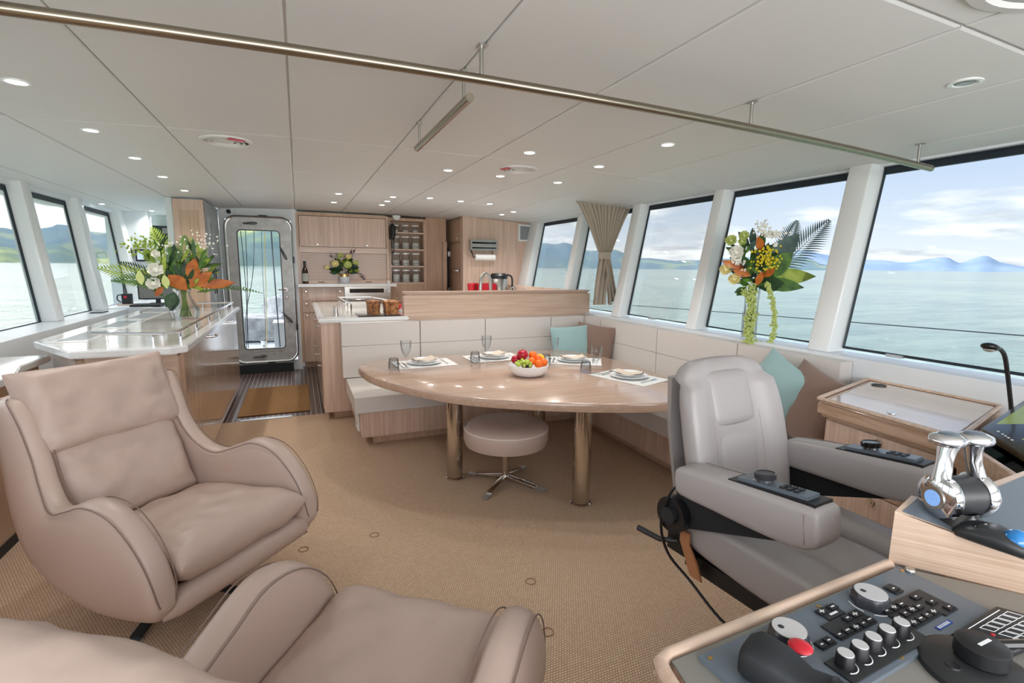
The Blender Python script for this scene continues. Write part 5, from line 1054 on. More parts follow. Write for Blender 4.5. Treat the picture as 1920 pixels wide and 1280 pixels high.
def blockpx(ps, pad=.004):
    L_ = [loc(x, y, .011) for x, y in ps]; x0 = min(a for a, b in L_)-pad; x1 = max(a for a, b in L_)+pad; y0 = min(b for a, b in L_)-pad; y1 = max(b for a, b in L_)+pad
    return block(((x0+x1)/2, (y0+y1)/2), x1-x0, y1-y0)
b1 = blockpx([(1541, 1146), (1560, 1137), (1553, 1155)], .007); keyat(1541, 1146, b1, mark=2); keyat(1561, 1137, b1, mark=3)
x, y = loc(1563, 1149, .011); kbuild('marking', MB().box(x-.010, x+.010, y-.002, y+.002, .0111, .0115), 'ink', t)
ks = [(1589, 1158), (1603, 1151), (1630, 1161), (1619, 1168), (1605, 1175), (1589, 1181), (1574, 1189)]; b2 = blockpx(ks, .008)
for i, k in enumerate(ks): keyat(*k, b2, mark=1+i % 3, w=.017)
ks = [(1663, 1145), (1676, 1138), (1690, 1132), (1697, 1149), (1710, 1142), (1722, 1136), (1685, 1157), (1713, 1166), (1726, 1159), (1738, 1152), (1750, 1146)]; b3 = blockpx(ks, .010)
for i, k in enumerate(ks): keyat(*k, b3, mark=1+i % 3, w=.017)
ks = [(1717, 1118), (1747, 1127), (1779, 1137)]; b4 = blockpx(ks, .010)
for i, k in enumerate(ks): keyat(*k, b4, mark=1)
ks = [(1675, 1103)]; b5 = blockpx(ks, .012); keyat(1675, 1103, b5, w=.024, mark=1)
ks = [(1554, 1200), (1541, 1208)]; b6 = blockpx(ks, .008)
for i, k in enumerate(ks): keyat(*k, b6, mark=1, w=.015)
kn = [(1688, 1187), (1661, 1200), (1635, 1215), (1610, 1231), (1583, 1247)]
L_ = [loc(a, b, .010) for a, b in kn]; b7 = block(((L_[0][0]+L_[-1][0])/2+.004, (L_[0][1]+L_[-1][1])/2+.006), L_[0][0]-L_[-1][0]+.055, .045)
def arc(x, y, r, a0, a1, z): return MB().tube([(x+r*math.cos(math.radians(a)), y+r*math.sin(math.radians(a)), z) for a in range(a0, a1+1, 15)], .0009, 4)
for i, (x, y) in enumerate(L_):
    o = kbuild('rotary_knob', MB().lathe([(.0135, .0), (.0128, .019), (.0115, .021)], (x, y, .011), 22), 'key', t)
    kbuild('cap', MB().lathe([(.0116, 0), (.011, .001), (0, .001)], (x, y, .032), 22), 'knob_face', o); kbuild('scale_arc', arc(x, y, .018, -40, 130, .0114), 'ink', t)
for px, py in ((1633, 1110), (1480, 1178)):
    x, y = loc(px, py, .030)
    m = MB(); pr_ = []
    for k in range(24):
        a = 2*PI*k/24; q = 1 + .05*(1 if k % 4 < 2 else -1); pr_.append((math.cos(a)*q, math.sin(a)*q))
    m.loft([[(x+a*r, y+b*r, z) for a, b in pr_] for r, z in ((.030, .008), (.029, .024), (.026, .030))]); o = kbuild('rotary_knob', m, 'knob_side', t)
    kbuild('cap', MB().lathe([(.0262, 0), (.026, .0015), (0, .0018)], (x, y, .030), 28), 'knob_face', o); kbuild('dimple', MB().lathe([(.005, 0), (.003, .0006), (0, .0003)], (x-.010, y-.008, .0318), 12), 'knob_side', o)
    kbuild('scale_arc', arc(x, y, .036, -30, 60, .0086).tube([(x+.036*math.cos(math.radians(a)), y+.036*math.sin(math.radians(a)), .0086) for a in range(80, 150, 12)], .0009, 4).tube([(x+.036*math.cos(math.radians(a)), y+.036*math.sin(math.radians(a)), .0086) for a in range(165, 215, 12)], .0009, 4), 'ink', t)
x, y = loc(1770, 1170, .010); kbuild('name_strip', MB().box(x-.022, x+.022, y-.004, y+.004, .008, .0095, .001, 1), 'blue', t); mm = MB()
for k in range(6): mm.box(x-.018+k*.006, x-.0145+k*.006, y-.0026, y+.0026, .0095, .0099)
kbuild('marking', mm, 'ink', t)
# alarm keypad
def plate4(c, h, z, name, m, p, bev=.002):
    q = [Vector((a.x, a.y, z)) for a in c]; return build(name, MB().hexa([tuple(v) for v in q], [tuple(v+Vector((0, 0, h))) for v in q], bev), m, p)
KP = [at(x, y, z=ZC+.012) for x, y in ((1784, 1189), (1868, 1136), (2010, 1176), (1903, 1221))]
t = thing('alarm_keypad', 'flat black keypad with white outlined keys and two red lamps, right edge of the console', 'keypad', KP[0])
plate4(KP, .012, ZC+.001, 'case', 'panel_dark', t)
def kq(u, v, z=.0135): p = (KP[0]*(1-u)+KP[3]*u)*(1-v) + (KP[1]*(1-u)+KP[2]*u)*v; return Vector((p.x, p.y, ZC+z))
def kbox(u, v, du, dv): return MB().tube([kq(u, v), kq(u+du, v), kq(u+du, v+dv), kq(u, v+dv)], .0007, 4, closed=True)
for i in range(5): build('key_outline', kbox(.20, .32+i*.125, .22, .10), 'ink', t)
for i in range(5): build('key_outline', kbox(.50, .30+i*.125, .22, .10), 'ink', t)
for i in range(2): build('key_outline', kbox(.74, .18+i*.125, .20, .10), 'ink', t)
build('border', MB().tube([kq(.10, .90), kq(.10, .18), kq(.92, .06), kq(1.0, .30)], .0008, 4), 'ink', t)
for u, v in ((.46, .24), (.90, .10)): build('lamp', MB().ball(kq(u, v), .0035, (1, 1, .6), 8, 6), 'red', t)
# round azimuth unit with lever
pc0 = at(1812, 1262, z=ZC+.005); t = thing('steering_lever', 'round black steering unit with a rod lever, in the bottom right corner', 'steering lever', (pc0.x, pc0.y, ZC))
x, y = pc0.x+.02, pc0.y-.005
build('base', MB().lathe([(0, .001), (.075, .001), (.074, .010), (.058, .020), (0, .021)], (x, y, ZC), 40), 'panel_dark', t)
hx, hy = at(1815, 1215, z=ZC+.045).x, at(1815, 1215, z=ZC+.045).y
hx, hy = x+.012, y+.004
build('hub', MB().lathe([(.030, .020), (.034, .024), (.034, .046), (.030, .049), (0, .050)], (hx, hy, ZC), 32), 'black', t); build('lever_rod', MB().tube([(hx+.03, hy, ZC+.036), (hx+.16, hy-.05, ZC+.036)], .007, 8), 'black_gloss', t)
build('marking', MB().box(hx-.014, hx+.016, hy-.004, hy+.001, ZC+.0500, ZC+.0504), 'ink', t); build('button', MB().lathe([(.010, 0), (.009, .003), (0, .004)], (x-.045, y+.012, ZC+.019), 16), 'black', t)
lp = at(1895, 1268, z=ZC+.002); build('name_label', MB().box(-.03, .03, -.008, .008, 0, .002, M=Matrix.Translation((lp.x, lp.y, ZC+.0015)) @ Matrix.Rotation(.05, 4, 'Z')), 'blue', t); mm = MB()
for k in range(6): mm.box(-.024+k*.008, -.0195+k*.008, -.004, .004, .002, .0024, M=Matrix.Translation((lp.x, lp.y, ZC+.0015)) @ Matrix.Rotation(.05, 4, 'Z'))
build('marking', mm, 'ink', t)
# push button on the surface
p = at(1706, 1073, z=ZC+.006); t = thing('push_button', 'small chrome push button on the console beside the oak box', 'button', (p.x, p.y, ZC)); build('bezel', MB().lathe([(.013, .001), (.012, .004), (.007, .005), (0, .005)], (p.x, p.y, ZC), 20), 'chrome', t); build('plunger', MB().lathe([(.006, .005), (.006, .011), (.009, .012), (.008, .015), (0, .016)], (p.x, p.y, ZC), 18), 'steel', t)
# handheld remote, big dark hand piece in front of the keyboard
t = thing('remote_handset', 'chunky black handheld remote lying across the near end of the control panel', 'remote', (.72, .47, ZC))
ha = at(1400, 1200, z=ZC+.055); hb_ = at(1560, 1290, z=ZC+.050)
dv_ = (hb_-ha); dv_.z = 0; Ld = dv_.length; dv_.normalize(); sv = Vector((-dv_.y, dv_.x, 0)); rings = []
for f, w, z0, z1 in ((-.04, .012, .025, .04), (0.0, .030, .012, .058), (.12, .038, .010, .068), (.45, .036, .010, .064), (.75, .028, .012, .052), (1.0, .030, .012, .056), (1.25, .032, .012, .050), (1.4, .020, .02, .04)):
    c = Vector((ha.x, ha.y, 0)) + dv_*Ld*f; r = []
    for k in range(20):
        a = 2*PI*k/20; ca, sa = math.cos(a), math.sin(a); q = c + sv*w*math.copysign(abs(ca)**.6, ca); r.append((q.x, q.y, ZC + (z0+z1)/2 + (z1-z0)/2*math.copysign(abs(sa)**.6, sa)))
    rings.append(r)
build('body', MB().loft(rings), 'black_soft', t, sharp=180)
rp_ = at(1502, 1200, z=ZC+.045); build('red_button', MB().ball((rp_.x, rp_.y, ZC+.034), .018, (1, 1, .35), 20, 8), 'red', t)
for k in range(3):
    c = Vector((ha.x, ha.y, 0)) + dv_*Ld*(1.0+k*.13) - sv*.0; build('grip_groove', MB().tube([(c.x+sv.x*w_, c.y+sv.y*w_, ZC+.056-(abs(w_)/.03)**2*.012) for w_ in (-.028, -.015, 0, .015, .028)], .005, 6), 'black', t)
# twin throttle
bp = at(1790, 968, z=.985); t = thing('throttle_control', 'polished chrome twin throttle lever with a blue display, on the oak box', 'throttle', (bp.x, bp.y, .98))
ax = (at(1870, 900, y=bp.y) - at(1740, 935, y=bp.y)); ax = Vector((.80, -.60, 0)).normalized()
ax = Vector((.86, -.25, 0)).normalized(); dd_ = Vector((-ax.y, ax.x, 0)); bz = .975
def tp_(u, v, z): return Vector((bp.x, bp.y, bz)) + ax*u + dd_*v + Vector((0, 0, z))
def cylx(u0, u1, v, z, r, m, n, p=t, seg=32): return build(n, MB().cyl(tp_(u0, v, z), tp_(u1, v, z), r, seg=seg), m, p)
build('foot', MB().lathe([(0, 0), (.05, 0), (.046, .012), (.035, .03)], (bp.x, bp.y, bz), 28), 'black_gloss', t)
cylx(-.034, .034, 0, .058, .040, 'panel_dark', 'drum')
def disc(u0, u1, n):
    rings = []
    for u, r in ((u0, .030), (u0+(u1-u0)*.25, .044), (u0+(u1-u0)*.75, .047), (u1, .042)):
        rings.append([tp_(u, r*math.cos(2*PI*k/30), .058 + r*math.sin(2*PI*k/30)) for k in range(30)])
    return build(n, MB().loft(rings), 'chrome', t, sharp=50)
d1 = disc(-.058, -.030, 'lever_hub'); d2 = disc(.058, .030, 'lever_hub')
build('display_rim', MB().cyl(tp_(-.062, -.002, .056), tp_(-.056, -.002, .056), .024, seg=26), 'steel', d1); build('display', MB().cyl(tp_(-.0635, -.002, .056), tp_(-.060, -.002, .056), .0165, seg=26), 'lcd', d1)
for s in (-1, 1):
    rings = []
    for z, u, w, v in ((.085, s*.044, .024, .0), (.105, s*.040, .017, .004), (.13, s*.034, .015, .008), (.155, s*.030, .019, .010), (.17, s*.027, .024, .010)):
        rings.append([tp_(u + .014*math.cos(2*PI*k/20), v + w*math.sin(2*PI*k/20), z) for k in range(20)])
    l_ = build('lever_arm', MB().loft(rings), 'chrome', t, sharp=60)
    r2 = []
    for z, q in ((.166, .7), (.171, .97), (.177, 1.0), (.184, .93), (.189, .6), (.190, .2)): r2.append([tp_(s*.032 + .036*q*math.cos(2*PI*k/28), .010 + .030*q*math.sin(2*PI*k/28), z) for k in range(28)])
    h_ = build('lever_grip', MB().loft(r2), 'chrome', t, sharp=60)
    build('grip_inlay', MB().loft([[tp_(s*.030 + .022*q*math.cos(2*PI*k/24), .010 + .017*q*math.sin(2*PI*k/24), z) for k in range(24)] for z, q in ((.1885, 1), (.1915, .8), (.192, .2))]), 'panel_blue', h_)
# trackball
tb0 = at(1865, 1008, z=.96); tz = top(tb0.x, tb0.y)+.002; tb0 = at(1865, 1012, z=tz+.012); t = thing('trackball', 'dark ergonomic trackball mouse with a shiny blue ball, beside the throttle', 'trackball', (tb0.x, tb0.y, tz))
tx = Vector((.80, -.60, 0)); tx = (at(1915, 1020, z=tz) - at(1815, 990, z=tz)); tx.z = 0; tx.normalize(); ty = Vector((-tx.y, tx.x, 0)); rings = []
for f, w, h, o in ((-.062, .010, .012, .0), (-.052, .026, .024, .004), (-.03, .034, .034, .004), (0, .036, .040, .0), (.03, .034, .034, -.002), (.055, .028, .022, 0), (.066, .012, .010, 0)):
    r = []
    for k in range(22):
        a = 2*PI*k/22; ca, sa = math.cos(a), math.sin(a); q = Vector((tb0.x, tb0.y, 0)) + tx*f + ty*(o + w*math.copysign(abs(ca)**.7, ca)); r.append((q.x, q.y, tz + h/2 + h/2*math.copysign(abs(sa)**.7, sa)))
    rings.append(r)
build('shell', MB().loft(rings), 'panel_dark', t, sharp=180); q = Vector((tb0.x, tb0.y, 0)) + tx*.030 - ty*.008; build('ball', MB().ball((q.x, q.y, tz+.026), .022, (1, 1, 1), 24, 16), 'blue_ball', t)
q = Vector((tb0.x, tb0.y, 0)) - tx*.02; build('button', MB().ball((q.x, q.y, tz+.031), .016, (1.3, .8, .45), 14, 8), 'black_gloss', t)
t = thing('switch_panel', 'small black panel with dark glossy keys at the right edge behind the trackball', 'control panel', (1.5, .42, .95))
sp = [at(1893, 968, z=.955), at(1925, 950, z=.955), at(1990, 975, z=.955), at(1955, 992, z=.955)]; plate4(sp, .004, .954, 'plate', 'panel_dark', t)
for u in (.1, .4): p = sp[0].lerp(sp[3], u).lerp(sp[1].lerp(sp[2], u), .5); build('key', MB().box(p.x-.008, p.x+.008, p.y-.006, p.y+.006, .958, .962, .001), 'black_gloss', t)
# ================================================================== CEILING FIXTURES
def ceil_at(px, py):
    p = at(px, py, z=2.22)
    for _ in range(4): p = at(px, py, z=CZ(p.x))
    return p
DL = [((30, 153), 'nearest of the left row, at the left edge'), ((170, 244), 'second from the camera in the left row'), ((253, 296), 'third from the camera in the left row'), ((305, 331), 'fourth from the camera in the left row'), ((346, 357), 'farthest of the left row, by the oak pillar'),
      ((190, 382), 'over the left windows, nearer one'), ((284, 395), 'over the chart nook'), ((840, 319), 'left of the round ceiling vent over the table'), ((993, 286), 'just in front of the right round vent'), ((938, 330), 'just behind the right round vent'),
      ((1252, 271), 'nearest of the right row'), ((1123, 312), 'middle of the right row'), ((1046, 342), 'farthest of the right row'), ((635, 363), 'nearer of the pair before the overhead cabinet'), ((626, 379), 'farther of the pair before the overhead cabinet'),
      ((737, 369), 'nearest of the three in a line before the jar shelves'), ((726, 377), 'middle of the three in a line before the jar shelves'), ((716, 384), 'farthest of the three in a line before the jar shelves'), ((806, 371), 'left one of the three over the island counter'), ((864, 377), 'middle one of the three over the island counter'), ((918, 382), 'right one of the three over the island counter'),
      ((963, 397), 'right one of the pair before the oak bulkhead'), ((941, 402), 'left one of the pair before the oak bulkhead')]
for (px, py), s in DL:
    p = ceil_at(px, py); t = thing('downlight', 'lit recessed downlight, %s' % s, 'ceiling light', p, 0, 'lit ceiling downlights')
    build('ring', MB().lathe([(.030, .002), (.047, .002), (.046, -.003), (.036, -.004), (.030, .001)], p, 24), 'white_gloss', t); build('lamp', MB().lathe([(.031, -.0015), (0, -.002)], p, 20), 'lamp', t); light('downlight_beam', 'SPOT', p-Vector((0, 0, .012)), (0, 0, 0), 11.0, (1.0, .95, .90), spot_size=2.3, spot_blend=.8, shadow_soft_size=.03).parent = None
p = ceil_at(1810, 155); t = thing('downlight', 'unlit recessed downlight in the ceiling at upper right', 'ceiling light', p); build('ring', MB().lathe([(.034, .002), (.055, .002), (.053, -.003), (.040, -.004), (.034, .001)], p, 28), 'white_gloss', t); build('lamp', MB().lathe([(.026, -.004), (.018, -.002), (0, -.002)], p, 20), 'lamp_off', t)
build('gap_ring', MB().lathe([(.034, -.0005), (.030, -.0015), (.026, -.0015)], p, 24), 'grey_line', t)
def rvent(px, py, lab, a0):
    p = ceil_at(px, py); t = thing('round_vent', lab, 'vent', p, 0); 
    build('outer_ring', MB().lathe([(.119, .003), (.152, .003), (.148, -.008), (.128, -.013), (.119, -.005)], p, 40), 'ceiling', t)
    build('shadow_gap', MB().lathe([(.119, -.0005), (.02, -.0005)], p, 32), 'vent_dark', t)  # dark disc paints the shade behind the vent rings
    for r in (.098, .070): build('cone_ring', MB().lathe([(r-.010, -.003), (r, -.014), (r+.006, -.012), (r-.002, -.001)], p, 36), 'ceiling', t)
    build('centre', MB().lathe([(.042, -.002), (.038, -.008), (0, -.010)], p, 28), 'ceiling', t)
    M = Matrix.Translation(p) @ Matrix.Rotation(a0, 4, 'Z'); build('red_tag', MB().box(.112, .146, -.045, .045, -.0165, -.0125, .001, 1, M), 'red', t)
rvent(425, 264, 'round white ceiling vent with a red tag, left of centre', math.radians(-62)); rvent(973, 317, 'round white ceiling vent with a red tag over the dining table', math.radians(-165))
p = Vector((1.75, .62, CZ(1.75))); t = thing('ceiling_hatch', 'round hatch trim in the ceiling, cut off by the top edge at right', 'hatch', p)
build('trim_ring', MB().lathe([(.22, .0), (.27, .002), (.265, -.010), (.23, -.016), (.22, -.006)], p, 48), 'ceiling', t); build('lid', MB().lathe([(.215, -.003), (.20, -.008), (0, -.008)], p, 48), 'ceiling', t)
# grab rails
t = thing('ceiling_grab_rail', 'long bronze-toned metal grab rail hung across the ceiling on thin rods', 'rail', (1.2, 1.73, 2.12))
x0, x1 = -1.9, 3.20; rp = [(x0+(x1-x0)*k/16, 1.73 + (.07 if False else 0), CZ(x0+(x1-x0)*k/16) - .108) for k in range(17)]
build('bar', MB().tube(rp, .0165, 16), 'rail_metal', t); build('end_cap', MB().ball(rp[-1], .017), 'rail_metal', t)
for x in (-0.67, 0.61, 1.86, 3.08):
    h = build('hanger', MB().cyl((x, 1.73, CZ(x)-.10), (x, 1.73, CZ(x)), .007, seg=10), 'steel', t); build('bracket', B(x-.012, x+.012, 1.71, 1.75, CZ(x)-.006, CZ(x)+.001, .002), 'steel', h)
t = thing('short_ceiling_rail', 'short metal grab rail hung lengthwise under a ceiling seam', 'rail', (.62, 2.4, 2.12)); z = CZ(.62)
build('bar', MB().tube([(.625, 1.90, z-.115), (.625, 2.82, z-.115)], .0165, 16), 'rail_metal', t)
for y in (1.97, 2.74): h = build('hanger', MB().cyl((.622, y, z-.10), (.622, y, z), .006, seg=10), 'steel', t); build('bracket', B(.61, .634, y-.02, y+.02, z-.006, z+.001, .002), 'steel', h)
t = thing('door_camera', 'tiny black dome camera above the metal door, at its left corner', 'camera', (-.80, 7.6, 2.15)); build('dome', MB().ball((-.80, 7.66, 2.165), .028), 'black', t); build('mount', MB().box(-.90, -.74, 7.66, 7.72, 2.165, 2.195, .006), 'white_gloss', t)

# ================================================================== GATHERED CURTAIN
def curtain():
    t = thing('gathered_curtain', 'taupe curtain gathered in the middle by a tieback before the aft right window', 'curtain', (3.1, 4.74, 1.6))
    xa, xb = 2.735, 3.43
    def sect(z0, z1, cA, wA, cB, wB, amp0, amp1, n=22, m=110, folds=11, pw=1.0, seed=0, dy=0.0):
        b = bmesh.new(); V = []
        for i in range(n+1):
            f = i/n; z = z0 + (z1-z0)*f; g = f**pw; c = cA + (cB-cA)*f; w = wA + (wB-wA)*g; am = amp0 + (amp1-amp0)*f; row = []
            for j in range(m+1):
                u = j/m; uu = u + .012*noise.noise(Vector((u*6, f*2, seed)))
                ph = 2*PI*folds*uu + 1.6*noise.noise(Vector((u*4+seed, f*1.2, 0)))
                x = c + (u-.5)*w + .006*math.cos(ph)*min(1, w*3); y = 4.74 + dy + am*math.sin(ph)*(.7+.6*noise.noise(Vector((u*9, seed, f))))
                zz = z + (.02*math.sin(u*9+seed) if f == 1 and amp1 > .03 else 0); row.append(b.verts.new((x, y, zz)))
            V.append(row)
        for i in range(n):
            for j in range(m): b.faces.new((V[i][j], V[i][j+1], V[i+1][j+1], V[i+1][j]))
        return b
    b = sect(2.170, 1.655, 3.085, .70, 3.105, .155, .020, .028, 26, 150, 13, .80)
    for v in b.verts: v.co.z -= max(0, (v.co.x-3.0))*.05*max(0, (v.co.z-1.7)/.45)
    mb = MB(); mb._merge(b); build('upper_drape', mb, 'curtain', t, sharp=180)
    mb = MB(); mb._merge(sect(2.183, 2.155, 3.085, .71, 3.085, .70, .012, .02, 2, 150, 17)); 
    for v in mb.bm.verts: v.co.z -= max(0, (v.co.x-3.0))*.05
    build('heading_tape', mb, 'curtain', t)
    mb = MB(); mb._merge(sect(1.59, 1.085, 3.105, .13, 3.055, .17, .03, .03, 16, 60, 3, 1.3, 5)); build('lower_drape', mb, 'curtain', t, sharp=180)
    mb = MB(); mb._merge(sect(1.59, 1.10, 3.13, .09, 3.235, .14, .02, .035, 16, 50, 3, 1.3, 9, -.01)); build('lower_drape', mb, 'curtain', t, sharp=180)
    mb = MB(); mb.lathe([(.072, -.036), (.078, -.02), (.078, .02), (.072, .036)], (0, 0, 0), 28, Matrix.Translation((3.105, 4.74, 1.62)) @ Matrix.Scale(.55, 4, (0, 1, 0))); build('tieback', mb, 'curtain', t)
    build('track', MB().tube([(2.72, 4.74, 2.185), (3.44, 4.74, 2.146)], .006, 6), 'aluminium', t)
curtain()

# ================================================================== BOUQUETS
def rose(mb, c, r, d=(0, 0, 1), seed=0):
    rnd = random.Random(seed); M = Matrix.Translation(c) @ Vector(d).to_track_quat('Z', 'Y').to_matrix().to_4x4()
    for ring, (n, rr, h) in enumerate(((3, .35, .55), (5, .65, .42), (6, .95, .18))):
        for k in range(n):
            a = 2*PI*k/n + ring*.7 + rnd.random()*.3; t = bmesh.new(); V = []
            for i in range(4):
                for j in range(5):
                    u = i/3; v = (j/4-.5)*1.5*(1.2 if ring else 1); rad = r*(rr*.35 + rr*.65*u**.6)*(1+.10*math.sin(v*9+ring*2+k)*u); zz = r*(h*1.1*u - .25*(1-u)) + (.0 if ring < 2 else -.05*r)
                    V.append(t.verts.new((rad*math.cos(a+v*.62), rad*math.sin(a+v*.62), zz + r*(.12*math.cos(v*2)*u + .16*math.sin(v*11+k*3)*u*u))))
            for i in range(3):
                for j in range(4): t.faces.new((V[i*5+j], V[i*5+j+1], V[(i+1)*5+j+1], V[(i+1)*5+j]))
            mb._merge(t, M)
    mb.ball(c, r*.42, (1, 1, .9), 8, 6)
def filler(t, c, pts_px, n, P_, neck, mats, L0, L1, w, f, seed, dz=-.03):
    rnd = random.Random(seed)
    for i in range(n):
        cx1, cy1, rx, ry = pts_px[i % len(pts_px)]; a = rnd.random()*6.28; q = rnd.random()**.5
        p = P_(cx1 + rx*q*math.cos(a), cy1 + ry*q*math.sin(a), dz + rnd.gauss(0, .04)); d = (p-neck).normalized() + Vector((rnd.gauss(0, .35), rnd.gauss(0, .35), rnd.gauss(0, .3)))
        L1_ = L0 + (L1-L0)*rnd.random(); m = MB(); m.leaf(p - d.normalized()*L1_*.6, d, L1_, w*(.7+.6*rnd.random()), .2*rnd.random(), up=-f+Vector((rnd.gauss(0, .5), rnd.gauss(0, .5), rnd.gauss(0, .5))), n=4); build('leaf', m, mats[i % len(mats)], t, sharp=180)
def palm(mb, base, d, L_, wid, n=16, bend=.3, up=(0, 0, 1), lw=.008):
    """feather frond: spine with thin leaflets on both sides"""
    base = Vector(base); d = Vector(d).normalized(); up = Vector(up); s = d.cross(up)
    if s.length < .01: s = d.orthogonal()
    s.normalize(); pts = []
    for i in range(n+1):
        f = i/n; pts.append(base + d*L_*f - Vector((0, 0, bend*L_*f*f)))
    mb.tube(pts, [.003*(1-i/(n+1))+.0006 for i in range(n+1)], 4)
    for i in range(2, n+1):
        f = i/n; w = wid*math.sin(PI*(.15+.8*f))
        for sg in (-1, 1):
            dd = (s*sg + d*(.6+.8*f)).normalized(); mb.leaf(pts[i], dd, w, lw, .25, up=up, n=3, fold=.1, shape=.6)
def bouquet(name, label, base, rim_z, items, stem_n, spread, group=None, vase_r=.04):
    t = thing(name, label, 'flowers', base)
    return t
R_ = random.Random(5)
def dirv(az, el): a, e = math.radians(az), math.radians(el); return Vector((math.sin(a)*math.cos(e), math.cos(a)*math.cos(e), math.sin(e)))
# camera-facing directions on the table plane: right = +r, toward viewer = -f
def frame(p): f = Vector((p[0], p[1], 0)).normalized(); r = Vector((f.y, -f.x, 0)); return r, f
# ---- 1: bouquet on the bar counter
vb = at(347, 598, z=1.003); vb.x, vb.y = vb.x, vb.y+.03; r, f = frame(vb); k = .001*vb.length*1.0/0.94   # metres per pixel at this distance
t = thing('flower_vase', 'clear faceted glass vase with a wide foot on the bar counter', 'vase', vb); build('glass', MB().lathe([(0, .004), (.105, .004), (.12, .05), (.122, .07), (.095, .12), (.055, .20), (.050, .24), (.060, .27), (.058, .27), (.047, .24), (.052, .20), (.091, .12), (.116, .07), (.10, .012), (0, .012)], vb, 12), 'clear_glass', t, sharp=10)
build('water', MB().lathe([(0, .013), (.098, .013), (.113, .07), (.10, .105), (0, .105)], vb, 24), 'clear_glass', t)
t = thing('flower_bouquet', 'bouquet of palm fronds, white roses and rust-coloured leaves on the bar counter', 'flowers', vb)
def P1(dx, dy, dz=0.0): return vb + r*dx*k + Vector((0, 0, dy*k)) + f*dz
nk = P1(0, 42)
m = MB()
for i in range(26): a = R_.random()*6.28; q = R_.random()**.5; m.tube([vb+Vector((math.cos(a)*.05*q, math.sin(a)*.05*q, .02)), nk+Vector((math.cos(a+2)*.02, math.sin(a+2)*.02, 0)), nk+Vector((math.cos(a+2)*.05, math.sin(a+2)*.05, .12))], .0035, 5)
build('stems', m, 'stem', t)['kind'] = 'stuff'
c0_ = P1(0, 45)
for dx, dy, dz, L_, w, m_ in ((-30, 95, .02, .50, .085, 'leaf_lime'), (-95, 42, .0, .50, .075, 'leaf_lime'), (-80, 30, -.05, .42, .06, 'leaf_green'), (-95, 62, .05, .40, .05, 'leaf_dark'), (8, 90, .03, .42, .07, 'leaf_green'), (35, 75, .02, .36, .06, 'leaf_lime'), (100, 12, .03, .52, .025, 'leaf_green'), (-10, 80, -.05, .32, .08, 'leaf_green'), (-45, 70, -.03, .36, .07, 'leaf_lime')):
    m = MB(); v = P1(dx, 45+dy, dz) - c0_; palm(m, c0_ + v*.15, v, min(v.length*1.15, L_*1.05), w*1.7, 20, .12 if dy > 40 else .22, up=-f + Vector((0, 0, .2)), lw=.014); build('palm_frond', m, m_, t, sharp=180)
for dx, dy, tx_, ty_, L_, w in ((8, 60, 22, 105, .22, .095), (5, 45, -22, 75, .20, .12), (20, 50, 85, 62, .30, .085), (12, 50, 45, 80, .22, .09), (10, 48, 30, 95, .2, .08), (-25, 50, -48, 22, .10, .05)):
    m = MB(); a_, b_ = P1(dx, dy, -.06), P1(tx_, ty_, -.10); m.leaf(a_, b_-a_, L_, w, .12, up=-f, n=7, fold=-.25); build('rust_leaf', m, 'leaf_rust', t, sharp=180)
for dx, dy, tx_, ty_, L_, w in ((15, 60, 25, 130, .24, .08), (0, 55, 35, 100, .24, .08), (-5, 50, -10, 100, .22, .08), (-10, 40, -30, 12, .14, .10), (-12, 42, -20, 8, .16, .11), (-5, 50, 50, 100, .22, .07), (-12, 60, -40, 100, .2, .06), (0, 60, 12, 140, .2, .05)):
    m = MB(); a_, b_ = P1(dx, dy, -.02), P1(tx_, ty_, -.05); m.leaf(a_, b_-a_, L_, w, .15, up=-f, n=6); build('leaf', m, 'leaf_dark', t, sharp=180)
for dx, dy, rr in ((-32, 75, .062), (-36, 55, .055), (-30, 98, .035)):
    m = MB(); rose(m, P1(dx, dy, -.10), rr, -f+Vector((0, 0, .3)), dx); build('rose', m, 'petal_white', t, sharp=180)
for dx, dy, rr in ((-52, 62, .03), (-22, 56, .03)): m = MB(); m.leaf(P1(dx, dy+12, -.1), Vector((0, 0, -1))+r*.1, .12, .06, 0, up=-f); build('bud', m, 'petal_green', t, sharp=180)
m = MB()
for i in range(120): m.ball(P1(-45+R_.gauss(0, 11), 108+R_.gauss(0, 8), -.04+R_.gauss(0, .03)), .007+R_.random()*.004, seg=5, rings=4)
build('yellow_blossom', m, 'leaf_lime', t)['kind'] = 'stuff'
m = MB()
for i in range(60): m.ball(P1(30+R_.gauss(0, 16), 118+R_.gauss(0, 9), -.02+R_.gauss(0, .03)), .006+R_.random()*.004, seg=5, rings=4)
for i in range(25): m.ball(P1(-20+R_.gauss(0, 8), 108+R_.gauss(0, 6), -.08), .008, seg=5, rings=4)
build('small_white_flowers', m, 'petal_white', t)['kind'] = 'stuff'
filler(t, c0_, [(0, 85, 42, 38), (-20, 75, 40, 30), (20, 70, 30, 30)], 70, P1, c0_, ('leaf_green', 'leaf_dark', 'leaf_lime', 'leaf_green'), .12, .24, .035, f, 21)
